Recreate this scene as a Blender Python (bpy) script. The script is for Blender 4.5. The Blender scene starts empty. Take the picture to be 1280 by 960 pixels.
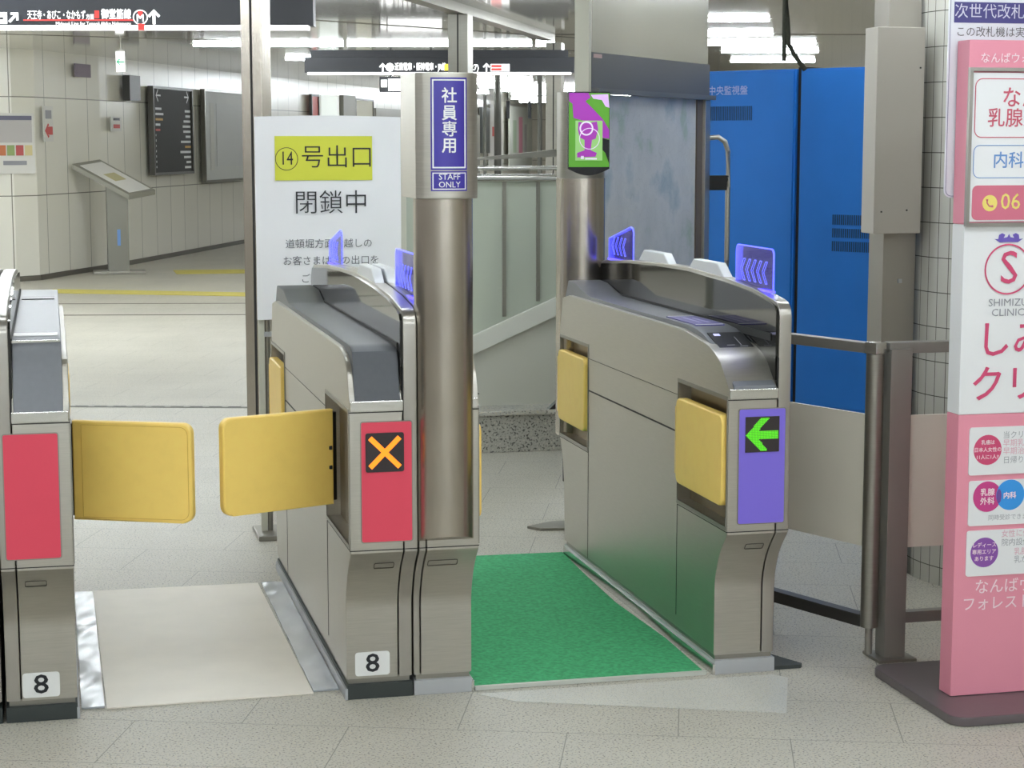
import bpy, bmesh, math, random
from mathutils import Vector, Matrix
random.seed(4)
C = bpy.context.scene.collection
PI = math.pi
# ---------------------------------------------------------------- camera
PITCH = math.radians(7.2725); YAW = math.radians(13.535)
cam_d = bpy.data.cameras.new('camera'); cam = bpy.data.objects.new('camera', cam_d); C.objects.link(cam)
cam_d.sensor_width = 36; cam_d.lens = 2390 / 1280 * 36; cam_d.clip_start = .1; cam_d.clip_end = 200
cam.location = (0, 0, 1.65); cam.rotation_euler = (PI / 2 - PITCH, 0, -YAW)
sc = bpy.context.scene; sc.camera = cam
# ---------------------------------------------------------------- world, exposure
w = bpy.data.worlds.new('world'); sc.world = w; w.use_nodes = True
w.node_tree.nodes['Background'].inputs[0].default_value = (1, .98, .94, 1)
w.node_tree.nodes['Background'].inputs[1].default_value = .35
sc.view_settings.view_transform = 'Standard'; sc.view_settings.look = 'None'
sc.view_settings.exposure = 0.32; sc.view_settings.gamma = 1
TUBE = 30.0      # strength of the ceiling tubes
CEIL = 2.7

# ---------------------------------------------------------------- materials
def lin(c):
    return tuple(((v / 255) / 12.92 if v / 255 <= .04045 else ((v / 255 + .055) / 1.055) ** 2.4) for v in c)
MATS = {}
def mat(name, rgb=(200, 200, 200), rough=.5, metal=0., emit=0., spec=.5, noise=0., nscale=30., alpha=1., coat=0., trans=0., ior=1.5, aniso=False):
    if name in MATS: return MATS[name]
    m = bpy.data.materials.new(name); m.use_nodes = True
    nt = m.node_tree; b = nt.nodes['Principled BSDF']
    col = lin(rgb) + (1,)
    b.inputs['Base Color'].default_value = col
    b.inputs['Roughness'].default_value = rough
    b.inputs['Metallic'].default_value = metal
    b.inputs['Specular IOR Level'].default_value = spec
    b.inputs['IOR'].default_value = ior
    b.inputs['Transmission Weight'].default_value = trans
    b.inputs['Coat Weight'].default_value = coat
    b.inputs['Alpha'].default_value = alpha
    if emit:
        b.inputs['Emission Color'].default_value = col; b.inputs['Emission Strength'].default_value = emit
    if noise or aniso:
        tc = nt.nodes.new('ShaderNodeTexCoord'); n = nt.nodes.new('ShaderNodeTexNoise')
        mp = nt.nodes.new('ShaderNodeMapping')
        nt.links.new(tc.outputs['Object'], mp.inputs[0]); nt.links.new(mp.outputs[0], n.inputs[0])
        if aniso: mp.inputs['Scale'].default_value = (1, 1, 22)
        n.inputs['Scale'].default_value = nscale; n.inputs['Detail'].default_value = 4
        mr = nt.nodes.new('ShaderNodeMapRange')
        mr.inputs[3].default_value = 1 - noise; mr.inputs[4].default_value = 1 + noise
        mr.inputs[1].default_value = .3; mr.inputs[2].default_value = .7
        nt.links.new(n.outputs[0], mr.inputs[0])
        mx = nt.nodes.new('ShaderNodeVectorMath'); mx.operation = 'SCALE'
        mx.inputs[0].default_value = col[:3]; nt.links.new(mr.outputs[0], mx.inputs['Scale'])
        nt.links.new(mx.outputs[0], b.inputs['Base Color'])
        if aniso:
            mr2 = nt.nodes.new('ShaderNodeMapRange'); mr2.inputs[3].default_value = rough - .05; mr2.inputs[4].default_value = rough + .06
            nt.links.new(n.outputs[0], mr2.inputs[0]); nt.links.new(mr2.outputs[0], b.inputs['Roughness'])
    MATS[name] = m; return m

steel = mat('brushed_steel', (184, 180, 170), .36, .92, noise=.05, nscale=14, aniso=True)
steel_d = mat('brushed_steel_dull', (150, 147, 138), .4, .9, noise=.05, nscale=12, aniso=True)
post_steel = mat('post_steel', (176, 168, 156), .27, .95, noise=.06, nscale=6)
bright = mat('bright_steel', (215, 214, 210), .18, .95)
rim_m = mat('rim_steel', (176, 172, 164), .3, .9)
deck_m = mat('deck_grey', (116, 118, 122), .38, .3, noise=.03, nscale=60)
deck_d = mat('deck_dark', (84, 86, 90), .42, .25, noise=.03, nscale=60)
smoke = mat('smoked_panel', (30, 29, 27), .04, 0., spec=.5, ior=1.5)
black = mat('black_plastic', (22, 22, 24), .35)
dark = mat('dark_gap', (38, 37, 35), .6)
rubber = mat('dark_rubber', (52, 58, 56), .6)
silver = mat('silver_paint', (180, 182, 184), .4, .3)
yellow = mat('yellow_pad', (255, 218, 116), .45, 0, noise=.025, nscale=25)
bronze = mat('recess_metal', (128, 112, 82), .35, .8)
red = mat('red_plate', (228, 72, 94), .4)
purple = mat('purple_plate', (128, 110, 220), .4)
white = mat('white_plate', (235, 235, 232), .4)
ink = mat('black_ink', (28, 30, 34), .5)
led_o = mat('led_orange', (255, 128, 24), .5, emit=1.1)
led_g = mat('led_green', (84, 206, 30), .5, emit=.75)
led_blk = mat('led_black', (48, 40, 42), .4)
blue_sign = mat('blue_sign', (62, 50, 158), .3)
white_ink = mat('white_ink', (240, 240, 240), .4)
blue_glow = mat('blue_glow', (92, 80, 255), .4, emit=1.8)
blue_edge = mat('blue_edge', (96, 104, 255), .4, emit=1.5)
tube_m = mat('lit_tube', (238, 247, 255), .5, emit=TUBE)
lit_w = mat('lit_white', (255, 255, 255), .5, emit=1.6)
mat_green = mat('green_mat', (64, 168, 110), .85, noise=.26, nscale=70)
mat_green2 = mat_green
plate_m = mat('cream_plate', (243, 236, 222), .45, .0, noise=.03, nscale=6)
pink = mat('pink_board', (234, 150, 168), .5)
pboard_w = mat('white_board', (238, 238, 238), .5)
cream = mat('cream_paint', (206, 204, 188), .5)
blue_cab = mat('blue_cabinet', (30, 116, 204), .5, noise=.04, nscale=4)
granite_cm = None

def granite(name, rgb, dk, joints=None, rough=.3, scale=230, warm=(198, 188, 160)):
    m = bpy.data.materials.new(name); m.use_nodes = True; nt = m.node_tree; b = nt.nodes['Principled BSDF']
    N = nt.nodes.new; L = nt.links.new
    tc = N('ShaderNodeTexCoord')
    n1 = N('ShaderNodeTexNoise'); n1.inputs['Scale'].default_value = scale; n1.inputs['Detail'].default_value = 2
    L(tc.outputs['Object'], n1.inputs[0])
    cr = N('ShaderNodeValToRGB'); L(n1.outputs[0], cr.inputs[0])
    e = cr.color_ramp.elements
    e[0].position = .36; e[0].color = lin(dk) + (1,)
    e[1].position = .44; e[1].color = lin(rgb) + (1,)
    x = e.new(.6); x.color = lin(rgb) + (1,)
    x = e.new(.68); x.color = lin(warm) + (1,)
    n2 = N('ShaderNodeTexNoise'); n2.inputs['Scale'].default_value = 1.3; n2.inputs['Detail'].default_value = 3
    L(tc.outputs['Object'], n2.inputs[0])
    mr = N('ShaderNodeMapRange'); mr.inputs[1].default_value = .3; mr.inputs[2].default_value = .7
    mr.inputs[3].default_value = .93; mr.inputs[4].default_value = 1.06; L(n2.outputs[0], mr.inputs[0])
    vm = N('ShaderNodeVectorMath'); vm.operation = 'SCALE'; L(cr.outputs[0], vm.inputs[0]); L(mr.outputs[0], vm.inputs['Scale'])
    out = vm.outputs[0]
    if joints:
        ang, bw, rh, ox, oy, ms, jc = joints
        mp = N('ShaderNodeMapping'); mp.vector_type = 'TEXTURE'
        mp.inputs['Rotation'].default_value = (0, 0, ang); mp.inputs['Location'].default_value = (ox, oy, 0)
        L(tc.outputs['Object'], mp.inputs[0])
        br = N('ShaderNodeTexBrick'); br.inputs['Scale'].default_value = 1; br.inputs['Brick Width'].default_value = bw
        br.inputs['Row Height'].default_value = rh; br.inputs['Mortar Size'].default_value = ms; br.inputs['Mortar Smooth'].default_value = .2
        br.offset = .5
        L(mp.outputs[0], br.inputs[0])
        mx = N('ShaderNodeMix'); mx.data_type = 'RGBA'; L(br.outputs['Fac'], mx.inputs[0]); L(out, mx.inputs[6])
        mx.inputs[7].default_value = lin(jc) + (1,); out = mx.outputs[2]
    L(out, b.inputs['Base Color']); b.inputs['Roughness'].default_value = rough
    return m

def uvpanels(name, rgb, bw, rh, ox, oy, ms, jc, rough=.3, off=0.):
    m = bpy.data.materials.new(name); m.use_nodes = True; nt = m.node_tree; b = nt.nodes['Principled BSDF']
    N = nt.nodes.new; L = nt.links.new
    tc = N('ShaderNodeTexCoord'); mp = N('ShaderNodeMapping'); mp.inputs['Location'].default_value = (ox, oy, 0)
    L(tc.outputs['UV'], mp.inputs[0])
    br = N('ShaderNodeTexBrick'); br.inputs['Scale'].default_value = 1; br.inputs['Brick Width'].default_value = bw
    br.inputs['Row Height'].default_value = rh; br.inputs['Mortar Size'].default_value = ms; br.offset = off
    br.inputs['Mortar Smooth'].default_value = .1
    c = lin(rgb) + (1,); br.inputs['Color1'].default_value = c
    br.inputs['Color2'].default_value = tuple(v * .95 for v in c[:3]) + (1,)
    br.inputs['Mortar'].default_value = lin(jc) + (1,)
    L(mp.outputs[0], br.inputs[0]); L(br.outputs[0], b.inputs['Base Color']); b.inputs['Roughness'].default_value = rough
    return m

def clear(name, tint=(255, 255, 255), gloss=.12, opac=0., emit=None, es=0.):
    m = bpy.data.materials.new(name); m.use_nodes = True; nt = m.node_tree; nt.nodes.remove(nt.nodes['Principled BSDF'])
    N = nt.nodes.new; L = nt.links.new; out = nt.nodes['Material Output']
    t = N('ShaderNodeBsdfTransparent'); t.inputs[0].default_value = lin(tint) + (1,)
    g = N('ShaderNodeBsdfGlossy'); g.inputs['Roughness'].default_value = .03; g.inputs['Color'].default_value = (.9, .9, .9, 1)
    fr = N('ShaderNodeFresnel'); fr.inputs[0].default_value = 1.45
    mxx = N('ShaderNodeMixShader'); L(fr.outputs[0], mxx.inputs[0]); L(t.outputs[0], mxx.inputs[1]); L(g.outputs[0], mxx.inputs[2])
    last = mxx.outputs[0]
    if opac:
        d = N('ShaderNodeBsdfDiffuse'); d.inputs[0].default_value = lin(tint) + (1,)
        m2 = N('ShaderNodeMixShader'); m2.inputs[0].default_value = opac; L(last, m2.inputs[1]); L(d.outputs[0], m2.inputs[2]); last = m2.outputs[0]
    if emit:
        e = N('ShaderNodeEmission'); e.inputs[0].default_value = lin(emit) + (1,); e.inputs[1].default_value = es
        a = N('ShaderNodeAddShader'); L(last, a.inputs[0]); L(e.outputs[0], a.inputs[1]); last = a.outputs[0]
    L(last, out.inputs[0]); return m

# ---------------------------------------------------------------- mesh helpers
def shade(me, ang=.55):
    b = bmesh.new(); b.from_mesh(me)
    for f in b.faces: f.smooth = True
    for e in b.edges: e.smooth = len(e.link_faces) == 2 and e.calc_face_angle(0) < ang
    b.to_mesh(me); b.free()
class MB:
    def __init__(s): s.bm = bmesh.new()
    def box(s, x0, x1, y0, y1, z0, z1, bev=0, seg=2):
        r = bmesh.ops.create_cube(s.bm, size=1)
        for v in r['verts']:
            v.co = Vector(((x0 + x1) / 2 + v.co.x * (x1 - x0), (y0 + y1) / 2 + v.co.y * (y1 - y0), (z0 + z1) / 2 + v.co.z * (z1 - z0)))
        if bev:
            es = {e for v in r['verts'] for e in v.link_edges}
            bmesh.ops.bevel(s.bm, geom=list(es), offset=bev, segments=seg, profile=.6, affect='EDGES')
        return s
    def prism(s, pts, axis, a, b, bev=0, seg=2):
        """closed outline pts (2-D) extruded along axis from a to b. axis x: (y,z); y: (x,z); z: (x,y)"""
        def mk(p, t):
            return (t, p[0], p[1]) if axis == 'x' else ((p[0], t, p[1]) if axis == 'y' else (p[0], p[1], t))
        A = [s.bm.verts.new(mk(p, a)) for p in pts]; B = [s.bm.verts.new(mk(p, b)) for p in pts]
        n = len(pts); f = [s.bm.faces.new(A), s.bm.faces.new(B[::-1])]
        for i in range(n): s.bm.faces.new((A[i], B[i], B[(i + 1) % n], A[(i + 1) % n]))
        bmesh.ops.recalc_face_normals(s.bm, faces=s.bm.faces[:])
        if bev:
            es = [e for e in set(f[0].edges) | set(f[1].edges)]
            bmesh.ops.bevel(s.bm, geom=es, offset=bev, segments=seg, profile=.6, affect='EDGES')
        return s
    def cyl(s, x, y, z0, z1, r, n=24, r2=None):
        r2 = r if r2 is None else r2
        A = [s.bm.verts.new((x + r * math.cos(2 * PI * i / n), y + r * math.sin(2 * PI * i / n), z0)) for i in range(n)]
        B = [s.bm.verts.new((x + r2 * math.cos(2 * PI * i / n), y + r2 * math.sin(2 * PI * i / n), z1)) for i in range(n)]
        s.bm.faces.new(A[::-1]); s.bm.faces.new(B)
        for i in range(n):
            f = s.bm.faces.new((A[i], A[(i + 1) % n], B[(i + 1) % n], B[i])); f.smooth = True
        return s
    def tube(s, path, r, n=10):
        rings = []
        P = [Vector(p) for p in path]
        for i, p in enumerate(P):
            t = (P[min(i + 1, len(P) - 1)] - P[max(i - 1, 0)]).normalized()
            u = t.cross(Vector((0, 0, 1)));
            if u.length < .05: u = t.cross(Vector((0, 1, 0)))
            u.normalize(); v = t.cross(u)
            rr = r[i] if isinstance(r, (list, tuple)) else r
            rings.append([s.bm.verts.new(p + (u * math.cos(2 * PI * k / n) + v * math.sin(2 * PI * k / n)) * rr) for k in range(n)])
        for a, b in zip(rings, rings[1:]):
            for k in range(n):
                f = s.bm.faces.new((a[k], a[(k + 1) % n], b[(k + 1) % n], b[k])); f.smooth = True
        s.bm.faces.new(rings[0]); s.bm.faces.new(rings[-1])
        bmesh.ops.recalc_face_normals(s.bm, faces=s.bm.faces[:]); return s
    def poly(s, pts):
        s.bm.faces.new([s.bm.verts.new(p) for p in pts]); return s
    def mirror(s, flip):
        if flip:
            for v in s.bm.verts: v.co.x = -v.co.x
            bmesh.ops.reverse_faces(s.bm, faces=s.bm.faces[:])
        return s
    def xf(s, M):
        bmesh.ops.transform(s.bm, matrix=M, verts=s.bm.verts[:]); return s
    def make(s, name, m, parent=None, label=None):
        me = bpy.data.meshes.new(name); s.bm.to_mesh(me); s.bm.free()
        o = bpy.data.objects.new(name, me); C.objects.link(o)
        me.materials.append(m)
        shade(me)
        wn = o.modifiers.new('weighted_normals', 'WEIGHTED_NORMAL'); wn.keep_sharp = True
        if parent: o.parent = parent
        if label: o['label'] = label
        return o
def rrect(x0, x1, z0, z1, r, n=5):
    p = []
    for cx, cz, a0 in ((x1 - r, z0 + r, -90), (x1 - r, z1 - r, 0), (x0 + r, z1 - r, 90), (x0 + r, z0 + r, 180)):
        for i in range(n + 1):
            a = math.radians(a0 + 90 * i / n); p.append((cx + r * math.cos(a), cz + r * math.sin(a)))
    return p
def circ(cx, cz, r, n=36): return [(cx + r * math.cos(2 * PI * i / n), cz + r * math.sin(2 * PI * i / n)) for i in range(n)]
def frame_strip(mb, outline, wd, y0, y1):
    """closed outline in (x,z) drawn as a strip of width wd between y0 and y1"""
    n = len(outline); cx = sum(p[0] for p in outline) / n; cz = sum(p[1] for p in outline) / n
    inner = []
    for i in range(n):
        a = Vector(outline[i - 1]); b = Vector(outline[i]); c = Vector(outline[(i + 1) % n])
        t1 = (b - a); t2 = (c - b)
        t = ((t1.normalized() if t1.length > 1e-9 else t2.normalized()) + (t2.normalized() if t2.length > 1e-9 else t1.normalized()))
        t.normalize(); nn = Vector((-t.y, t.x))
        if nn.dot(Vector((cx, cz)) - b) < 0: nn = -nn
        inner.append(b + nn * wd)
    bm = mb.bm
    def ring(P, y): return [bm.verts.new((p[0], y, p[1])) for p in P]
    o0, i0, o1, i1 = ring(outline, y0), ring(inner, y0), ring(outline, y1), ring(inner, y1)
    for i in range(n):
        j = (i + 1) % n
        for a, b in ((o0, i0), (i0, i1), (i1, o1), (o1, o0)): bm.faces.new((a[i], a[j], b[j], b[i]))
    bmesh.ops.recalc_face_normals(bm, faces=bm.faces[:]); return mb
def thing(name, label, cat, loc=(0, 0, 0), rz=0, group=None):
    o = bpy.data.objects.new(name, None); C.objects.link(o); o.empty_display_size = .1
    o.location = loc; o.rotation_euler = (0, 0, rz); o['label'] = label; o['category'] = cat
    if group: o['group'] = group
    return o
def tag(o, label, cat, group=None):
    o['label'] = label; o['category'] = cat
    if group: o['group'] = group
    return o
def struct(o, label=None):
    o['kind'] = 'structure'
    if label: o['label'] = label; 
    return o
def bool_cut(o, cutters):
    for mb in cutters:
        c = mb.make('cutter', dark, o.parent); c.modifiers.clear(); o.modifiers.clear()
        md = o.modifiers.new('b', 'BOOLEAN'); md.object = c; md.operation = 'DIFFERENCE'; md.solver = 'EXACT'
        bpy.context.view_layer.update()
        dg = bpy.context.evaluated_depsgraph_get()
        me = bpy.data.meshes.new_from_object(o.evaluated_get(dg))
        o.modifiers.clear(); o.data = me
        bpy.data.objects.remove(c)
    return o
def text(body, size, x, y, z, parent, m, align='CENTER', bold=0., name='lettering', fn=None, yscale=1., xscale=1., label=None):
    cu = bpy.data.curves.new('txt', 'FONT'); cu.body = body; cu.size = 1; cu.align_x = align; cu.align_y = 'CENTER'
    cu.offset = min(bold, 0); cu.resolution_u = 2
    t = bpy.data.objects.new('txt', cu); C.objects.link(t)
    dg = bpy.context.evaluated_depsgraph_get(); dg.update()
    me = bpy.data.meshes.new_from_object(t.evaluated_get(dg)); bpy.data.objects.remove(t); bpy.data.curves.remove(cu)
    if bold > 0:
        b = bmesh.new(); d = bold * .9
        for k_, (ox, oy) in enumerate(((0, 0), (d, 0), (-d, 0), (0, d), (0, -d))):
            n0 = len(b.verts); b.from_mesh(me); b.verts.ensure_lookup_table()
            for v in b.verts[n0:]: v.co.x += ox; v.co.y += oy; v.co.z += .00006 * k_ / size
        b.to_mesh(me); b.free()
    for v in me.vertices:
        px, pz = v.co.x * size * xscale, v.co.y * size * yscale
        co = (x + px, y, z + pz); dz = v.co.z * size
        v.co = fn(co) if fn else co
        v.co.y -= dz
    me.materials.clear(); me.materials.append(m)
    for p in me.polygons: p.material_index = 0
    o = bpy.data.objects.new(name, me); C.objects.link(o); o.parent = parent
    if label: o['label'] = label
    return o
def arrow_pts(cx, cz, s, ang, th=.2):
    """arrow with bar shaft pointing along ang"""
    P = [(0, .5), (.42, .08), (.30, -.04), (th / 2 - .01, .2), (th / 2 - .01, -.5), (-th / 2 + .01, -.5), (-th / 2 + .01, .2), (-.30, -.04), (-.42, .08)]
    a = ang - PI / 2; ca, sa = math.cos(a), math.sin(a)
    return [(cx + s * (p[0] * ca - p[1] * sa), cz + s * (p[0] * sa + p[1] * ca)) for p in P]

# ================================================================ STRUCTURE
floor_m = granite('floor_granite', (193, 189, 177), (128, 125, 116), (math.radians(-19), .62, .378, .1, 7.05 - .0, .0018, (140, 138, 128)), rough=.42, scale=145)
floor_m.node_tree.nodes['Principled BSDF'].inputs['Specular IOR Level'].default_value = .25
mb = MB(); mb.box(-14, 30, -26, 75, -.1, 0); struct(mb.make('floor', floor_m))
ceil_m = mat('ceiling_metal', (216, 215, 208), .07, .1)
mb = MB(); mb.box(-14, 30, -26, 75, CEIL, CEIL + .1); struct(mb.make('ceiling', ceil_m))
def seam_strip(pts, wd, z, name, m):
    mb = MB(); (x0, y0), (x1, y1) = pts; d = Vector((x1 - x0, y1 - y0, 0)); L_ = d.length
    mb.box(0, L_, -wd / 2, wd / 2, -.003, .003); mb.xf(Matrix.Translation((x0, y0, z)) @ Matrix.Rotation(math.atan2(d.y, d.x), 4, 'Z'))
    return struct(mb.make(name, m))
W = [(-9, 23.5), (-1, 23.15), (-.4, 23.17), (-.14, 23.37), (.14, 24.0), (.65, 25.07), (1.47, 27.1), (2.94, 30.8), (5.24, 36.0), (14, 56)]
def wall_poly(name, pts, h, m, th=.15, side=1):
    mb = MB(); bm = mb.bm; uvl = bm.loops.layers.uv.new('UVMap'); u = 0
    for (a, b) in zip(pts, pts[1:]):
        A, B = Vector((*a, 0)), Vector((*b, 0)); L_ = (B - A).length
        nn = Vector((-(B - A).y, (B - A).x, 0)).normalized() * th * side
        vs = [bm.verts.new(p) for p in (A, B, B + Vector((0, 0, h)), A + Vector((0, 0, h)))]
        f = bm.faces.new(vs)
        for l, uv in zip(f.loops, ((u, 0), (u + L_, 0), (u + L_, h), (u, h))): l[uvl].uv = uv
        vb = [bm.verts.new(p + nn) for p in (A, B, B + Vector((0, 0, h)), A + Vector((0, 0, h)))]
        f2 = bm.faces.new(vb[::-1])
        bm.faces.new((vs[3], vs[2], vb[2], vb[3])); bm.faces.new((vs[0], vb[0], vb[1], vs[1]))
        u += L_
    return struct(mb.make(name, m))
wl_m = uvpanels('left_wall_panels', (232, 229, 217), .62, 1.15, .1, .15, .006, (120, 118, 104), .28)
wall_poly('wall_left', W, CEIL, wl_m)
wr_m = uvpanels('right_wall_panels', (190, 184, 168), 1.1, 1.2, .1, .15, .008, (120, 116, 104), .3)
wall_poly('wall_right', [(20, 56), (13, 28), (5.6, 10), (5.6, -24)], CEIL, wr_m)
wall_poly('wall_far', [(14, 56), (20, 56)], CEIL, wr_m)
wall_poly('wall_back', [(5.6, -24), (-9, -24)], CEIL, wr_m)
bbm = mat('baseboard_dark', (96, 92, 82), .5)
mb = MB()
for a, b in zip(W, W[1:]):
    A, B = Vector((*a, 0)), Vector((*b, 0)); d = (B - A); n = Vector((d.y, -d.x, 0)).normalized() * .02
    mb.prism([(A.x, A.y), (B.x, B.y), (B.x + n.x, B.y + n.y), (A.x + n.x, A.y + n.y)], 'z', 0, .06)
struct(mb.make('baseboard_left', bbm))

# partition: header beam, posts and panes along one line
pd = Vector((math.sin(math.radians(24.4)), math.cos(math.radians(24.4)), 0)); prz = math.atan2(pd.y, pd.x)
P0, P1, P2 = Vector((1.09, 10.36, 0)), Vector((3.19, 14.99, 0)), Vector((5.05, 19.1, 0))
beam_m = mat('beam_steel', (118, 114, 102), .35, .8)
mb = MB(); mb.box(-7, 9.2, -.06, .06, CEIL - .07, CEIL); mb.xf(Matrix.Translation(P0) @ Matrix.Rotation(prz, 4, 'Z')); struct(mb.make('trim_1', beam_m))
for k, (p, wd, dp) in enumerate(((P0, .115, .16), (P1, .16, .2), (P2, .16, .2))):
    t = thing('partition_post', ['wide brushed steel partition post left of the white closure notice',
                                 'slim steel partition post rising behind the blue staff sign post',
                                 'farthest slim steel partition post, left of the purple and green screen'][k], 'post', (p.x, p.y, 0), prz)
    mb = MB(); mb.box(-dp / 2, dp / 2, -wd / 2, wd / 2, .02, CEIL - .07, .006)
    mb.make('post_shaft', post_steel if k == 0 else steel_d, t)
    mb = MB(); mb.box(-dp / 2 - .015, dp / 2 + .015, -wd / 2 - .015, wd / 2 + .015, 0, .03, .004); mb.make('base_plate', steel_d, t)
    mb = MB(); mb.box(-dp / 2 - .003, -dp / 2 + .003, -.006, .006, .03, CEIL - .07)
    mb.make('glazing_groove', dark, t)
jm = mat('joint_dark', (110, 106, 96), .6)
seam_strip(((-2.0, 13.8), (5.5, 19.5)), .03, CEIL - .001, 'trim_2', jm)
seam_strip(((-2.0, 19.5), (7, 22.5)), .03, CEIL - .001, 'trim_3', jm)
seam_strip(((4.6, 18.9), (11, 17.4)), .05, CEIL - .001, 'trim_4', jm)

# yellow tactile paving and drain line on the far floor
tact = mat('tactile_yellow', (206, 192, 92), .6, noise=.1, nscale=50)
for k, (q, lab) in enumerate(((((.0, 21.85), (2.6, 20.6), (2.6, 20.1), (.0, 21.3)), 'long faded yellow tactile strip crossing the far floor'),
                              (((1.5, 24.7), (2.9, 24.6), (2.9, 23.9), (1.5, 24.0)), 'shorter yellow tactile patch nearer the cream wall'))):
    mb = MB(); mb.prism(q, 'z', .0005, .006); tag(mb.make('tactile_paving', tact), lab, 'tactile paving')
drain_m = mat('drain_grey', (140, 140, 132), .6, .3)
t = thing('drain_channel', 'thin grey slotted drain line crossing the floor left of the wide steel post', 'drain', (-1.2, 12.5, 0), math.atan2(-.29, 1.02))
mb = MB(); mb.box(0, 3.2, -.03, .03, .0005, .004); mb.make('channel_cover', drain_m, t)
mb = MB()
for i in range(26): mb.box(.05 + .12 * i, .13 + .12 * i, -.006, .006, .003, .0055)
mb.make('slots', dark, t)
mb = MB(); mb.box(0, 4, -.02, .02, .0005, .003); mb.xf(Matrix.Translation((-1.5, 20.2, 0)) @ Matrix.Rotation(-.2, 4, 'Z')); struct(mb.make('trim_5', jm))
mb = MB(); mb.box(0, 4, -.03, .03, .0005, .003); mb.xf(Matrix.Translation((-1.5, 18.9, 0)) @ Matrix.Rotation(-.2, 4, 'Z')); struct(mb.make('trim_6', jm))

# lighter replacement slabs by the gate fronts
slab_m = granite('pale_slab', (206, 205, 197), (168, 167, 160), None, .35)
mb = MB(); mb.prism([(1.30, 5.335), (2.033, 5.043), (2.173, 5.385), (2.14, 5.43), (1.2, 5.44)], 'z', .0004, .003)
tag(mb.make('pale_floor_slab', slab_m), 'paler grey granite strip in front of the green mat', 'floor slab')

# ================================================================ LIGHTS
hous_m = mat('light_housing', (200, 200, 196), .4)
tube_f = mat('lit_tube_hall', (240, 247, 252), .5, emit=TUBE * 1.5)
tube_g = mat('lit_tube_far_hall', (240, 247, 252), .5, emit=TUBE * 2.2)
def light(x, y, L_, lab, group=None, rz=-YAW):
    t = thing('ceiling_light', lab, 'light', (x, y, CEIL), rz, group)
    mb = MB(); mb.box(-L_ / 2 - .02, L_ / 2 + .02, -.05, .05, -.005, 0); mb.make('housing', hous_m, t)
    mb = MB(); mb.box(-L_ / 2, L_ / 2, -.032, .032, -.03, -.005, .006); mb.make('tube', tube_g if y > 29 else tube_f if y > 14 else tube_m, t)
    return t
def cpos(px, D):
    lat = (px - 640) / 2390 * D * .985
    return (math.sin(YAW) * D + math.cos(YAW) * lat, math.cos(YAW) * D - math.sin(YAW) * lat)
near = 'unseen ceiling strip light, placed above and around the near concourse to light it'
for y in (-21, -17.5, -14, -11, -8.5, -6, -3.5, -1, 1.5, 4.0, 6.5, 9.0, 11.8):  # rearmost rows added behind the camera to brighten upright surfaces
    for x in (-4.6, -1.4, 1.8, 4.6 if y < 9 else 4.4):
        if x > 4 and 3 < y < 8: continue
        light(x + .3, y, 2.2, near, 'near concourse strip lights')
for x, y in ((-6, 14.5), (-3, 14.5), (-6, 17), (-3.2, 17), (-6, 19.5), (-3.4, 19.5), (-6, 21.8), (-3.6, 21.8)):  # added lamps, unseen off to the left, brighten the cream wall
    light(x, y, 2.2, near, 'near concourse strip lights')
for D in (14.8, 16.2, 17.6):  # unseen lamps added behind the sign to light the left wall
    for px in (-60, 190):
        x, y = cpos(px, D); light(x, y, 1.7, 'added strip light, unseen behind the long overhead direction sign, brightening the hall', 'added strip lights behind the overhead sign')
for D in (14.5, 18, 22, 27, 32, 38, 45):  # lamps added out of sight to lift the dark hall
    x, y = cpos(790, D); light(x, y, 90 / 2390 * D, 'added strip light, unseen behind the map pillar, brightening the hall', 'added strip lights behind the map pillar')
for D in (12, 15, 18.5, 23, 28):  # more added hall lamps, kept unseen by the tiled pillar
    x, y = cpos(1200, D); light(x, y, 100 / 2390 * D, 'added strip light, unseen behind the round tiled pillar, brightening the hall', 'added strip lights behind the tiled pillar')
for px0, px1, D, lab in ((245, 690, 21.3, 'long strip light above the far direction sign'),
                         (357, 420, 25.0, 'short strip light right of the wide steel post'),
                         (590, 665, 34, 'nearest strip of the cluster right of the staff sign post'),
                         (600, 725, 38, 'second strip of the cluster right of the staff sign post'),
                         (625, 725, 41, 'third strip of the cluster right of the staff sign post'),
                         (480, 600, 36, 'added nearest strip light of the hall left of the staff sign post'),  # this strip and the next are added to brighten the hall
                         (510, 610, 43, 'added middle strip light of the hall left of the staff sign post'),
                         (640, 725, 44, 'added fourth strip of the cluster right of the staff sign post'),  # this strip and the next are added to light the end wall
                         (650, 735, 53, 'added strip light close to the end wall of the far hall'),
                         (640, 725, 49, 'farthest strip of the cluster right of the staff sign post'),
                         (842, 960, 16.9, 'topmost strip light above the blue cabinets'),
                         (842, 965, 19.2, 'second strip light above the blue cabinets'),
                         (842, 1018, 21.1, 'long third strip light above the blue cabinets'),
                         (903, 1022, 22.9, 'fourth strip light above the blue cabinets'),
                         (915, 1018, 25.7, 'lowest strip light above the blue cabinets')):
    x, y = cpos((px0 + px1) / 2, D); light(x, y, (px1 - px0) / 2390 * D, lab, 'strip lights on the hall ceiling')

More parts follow.
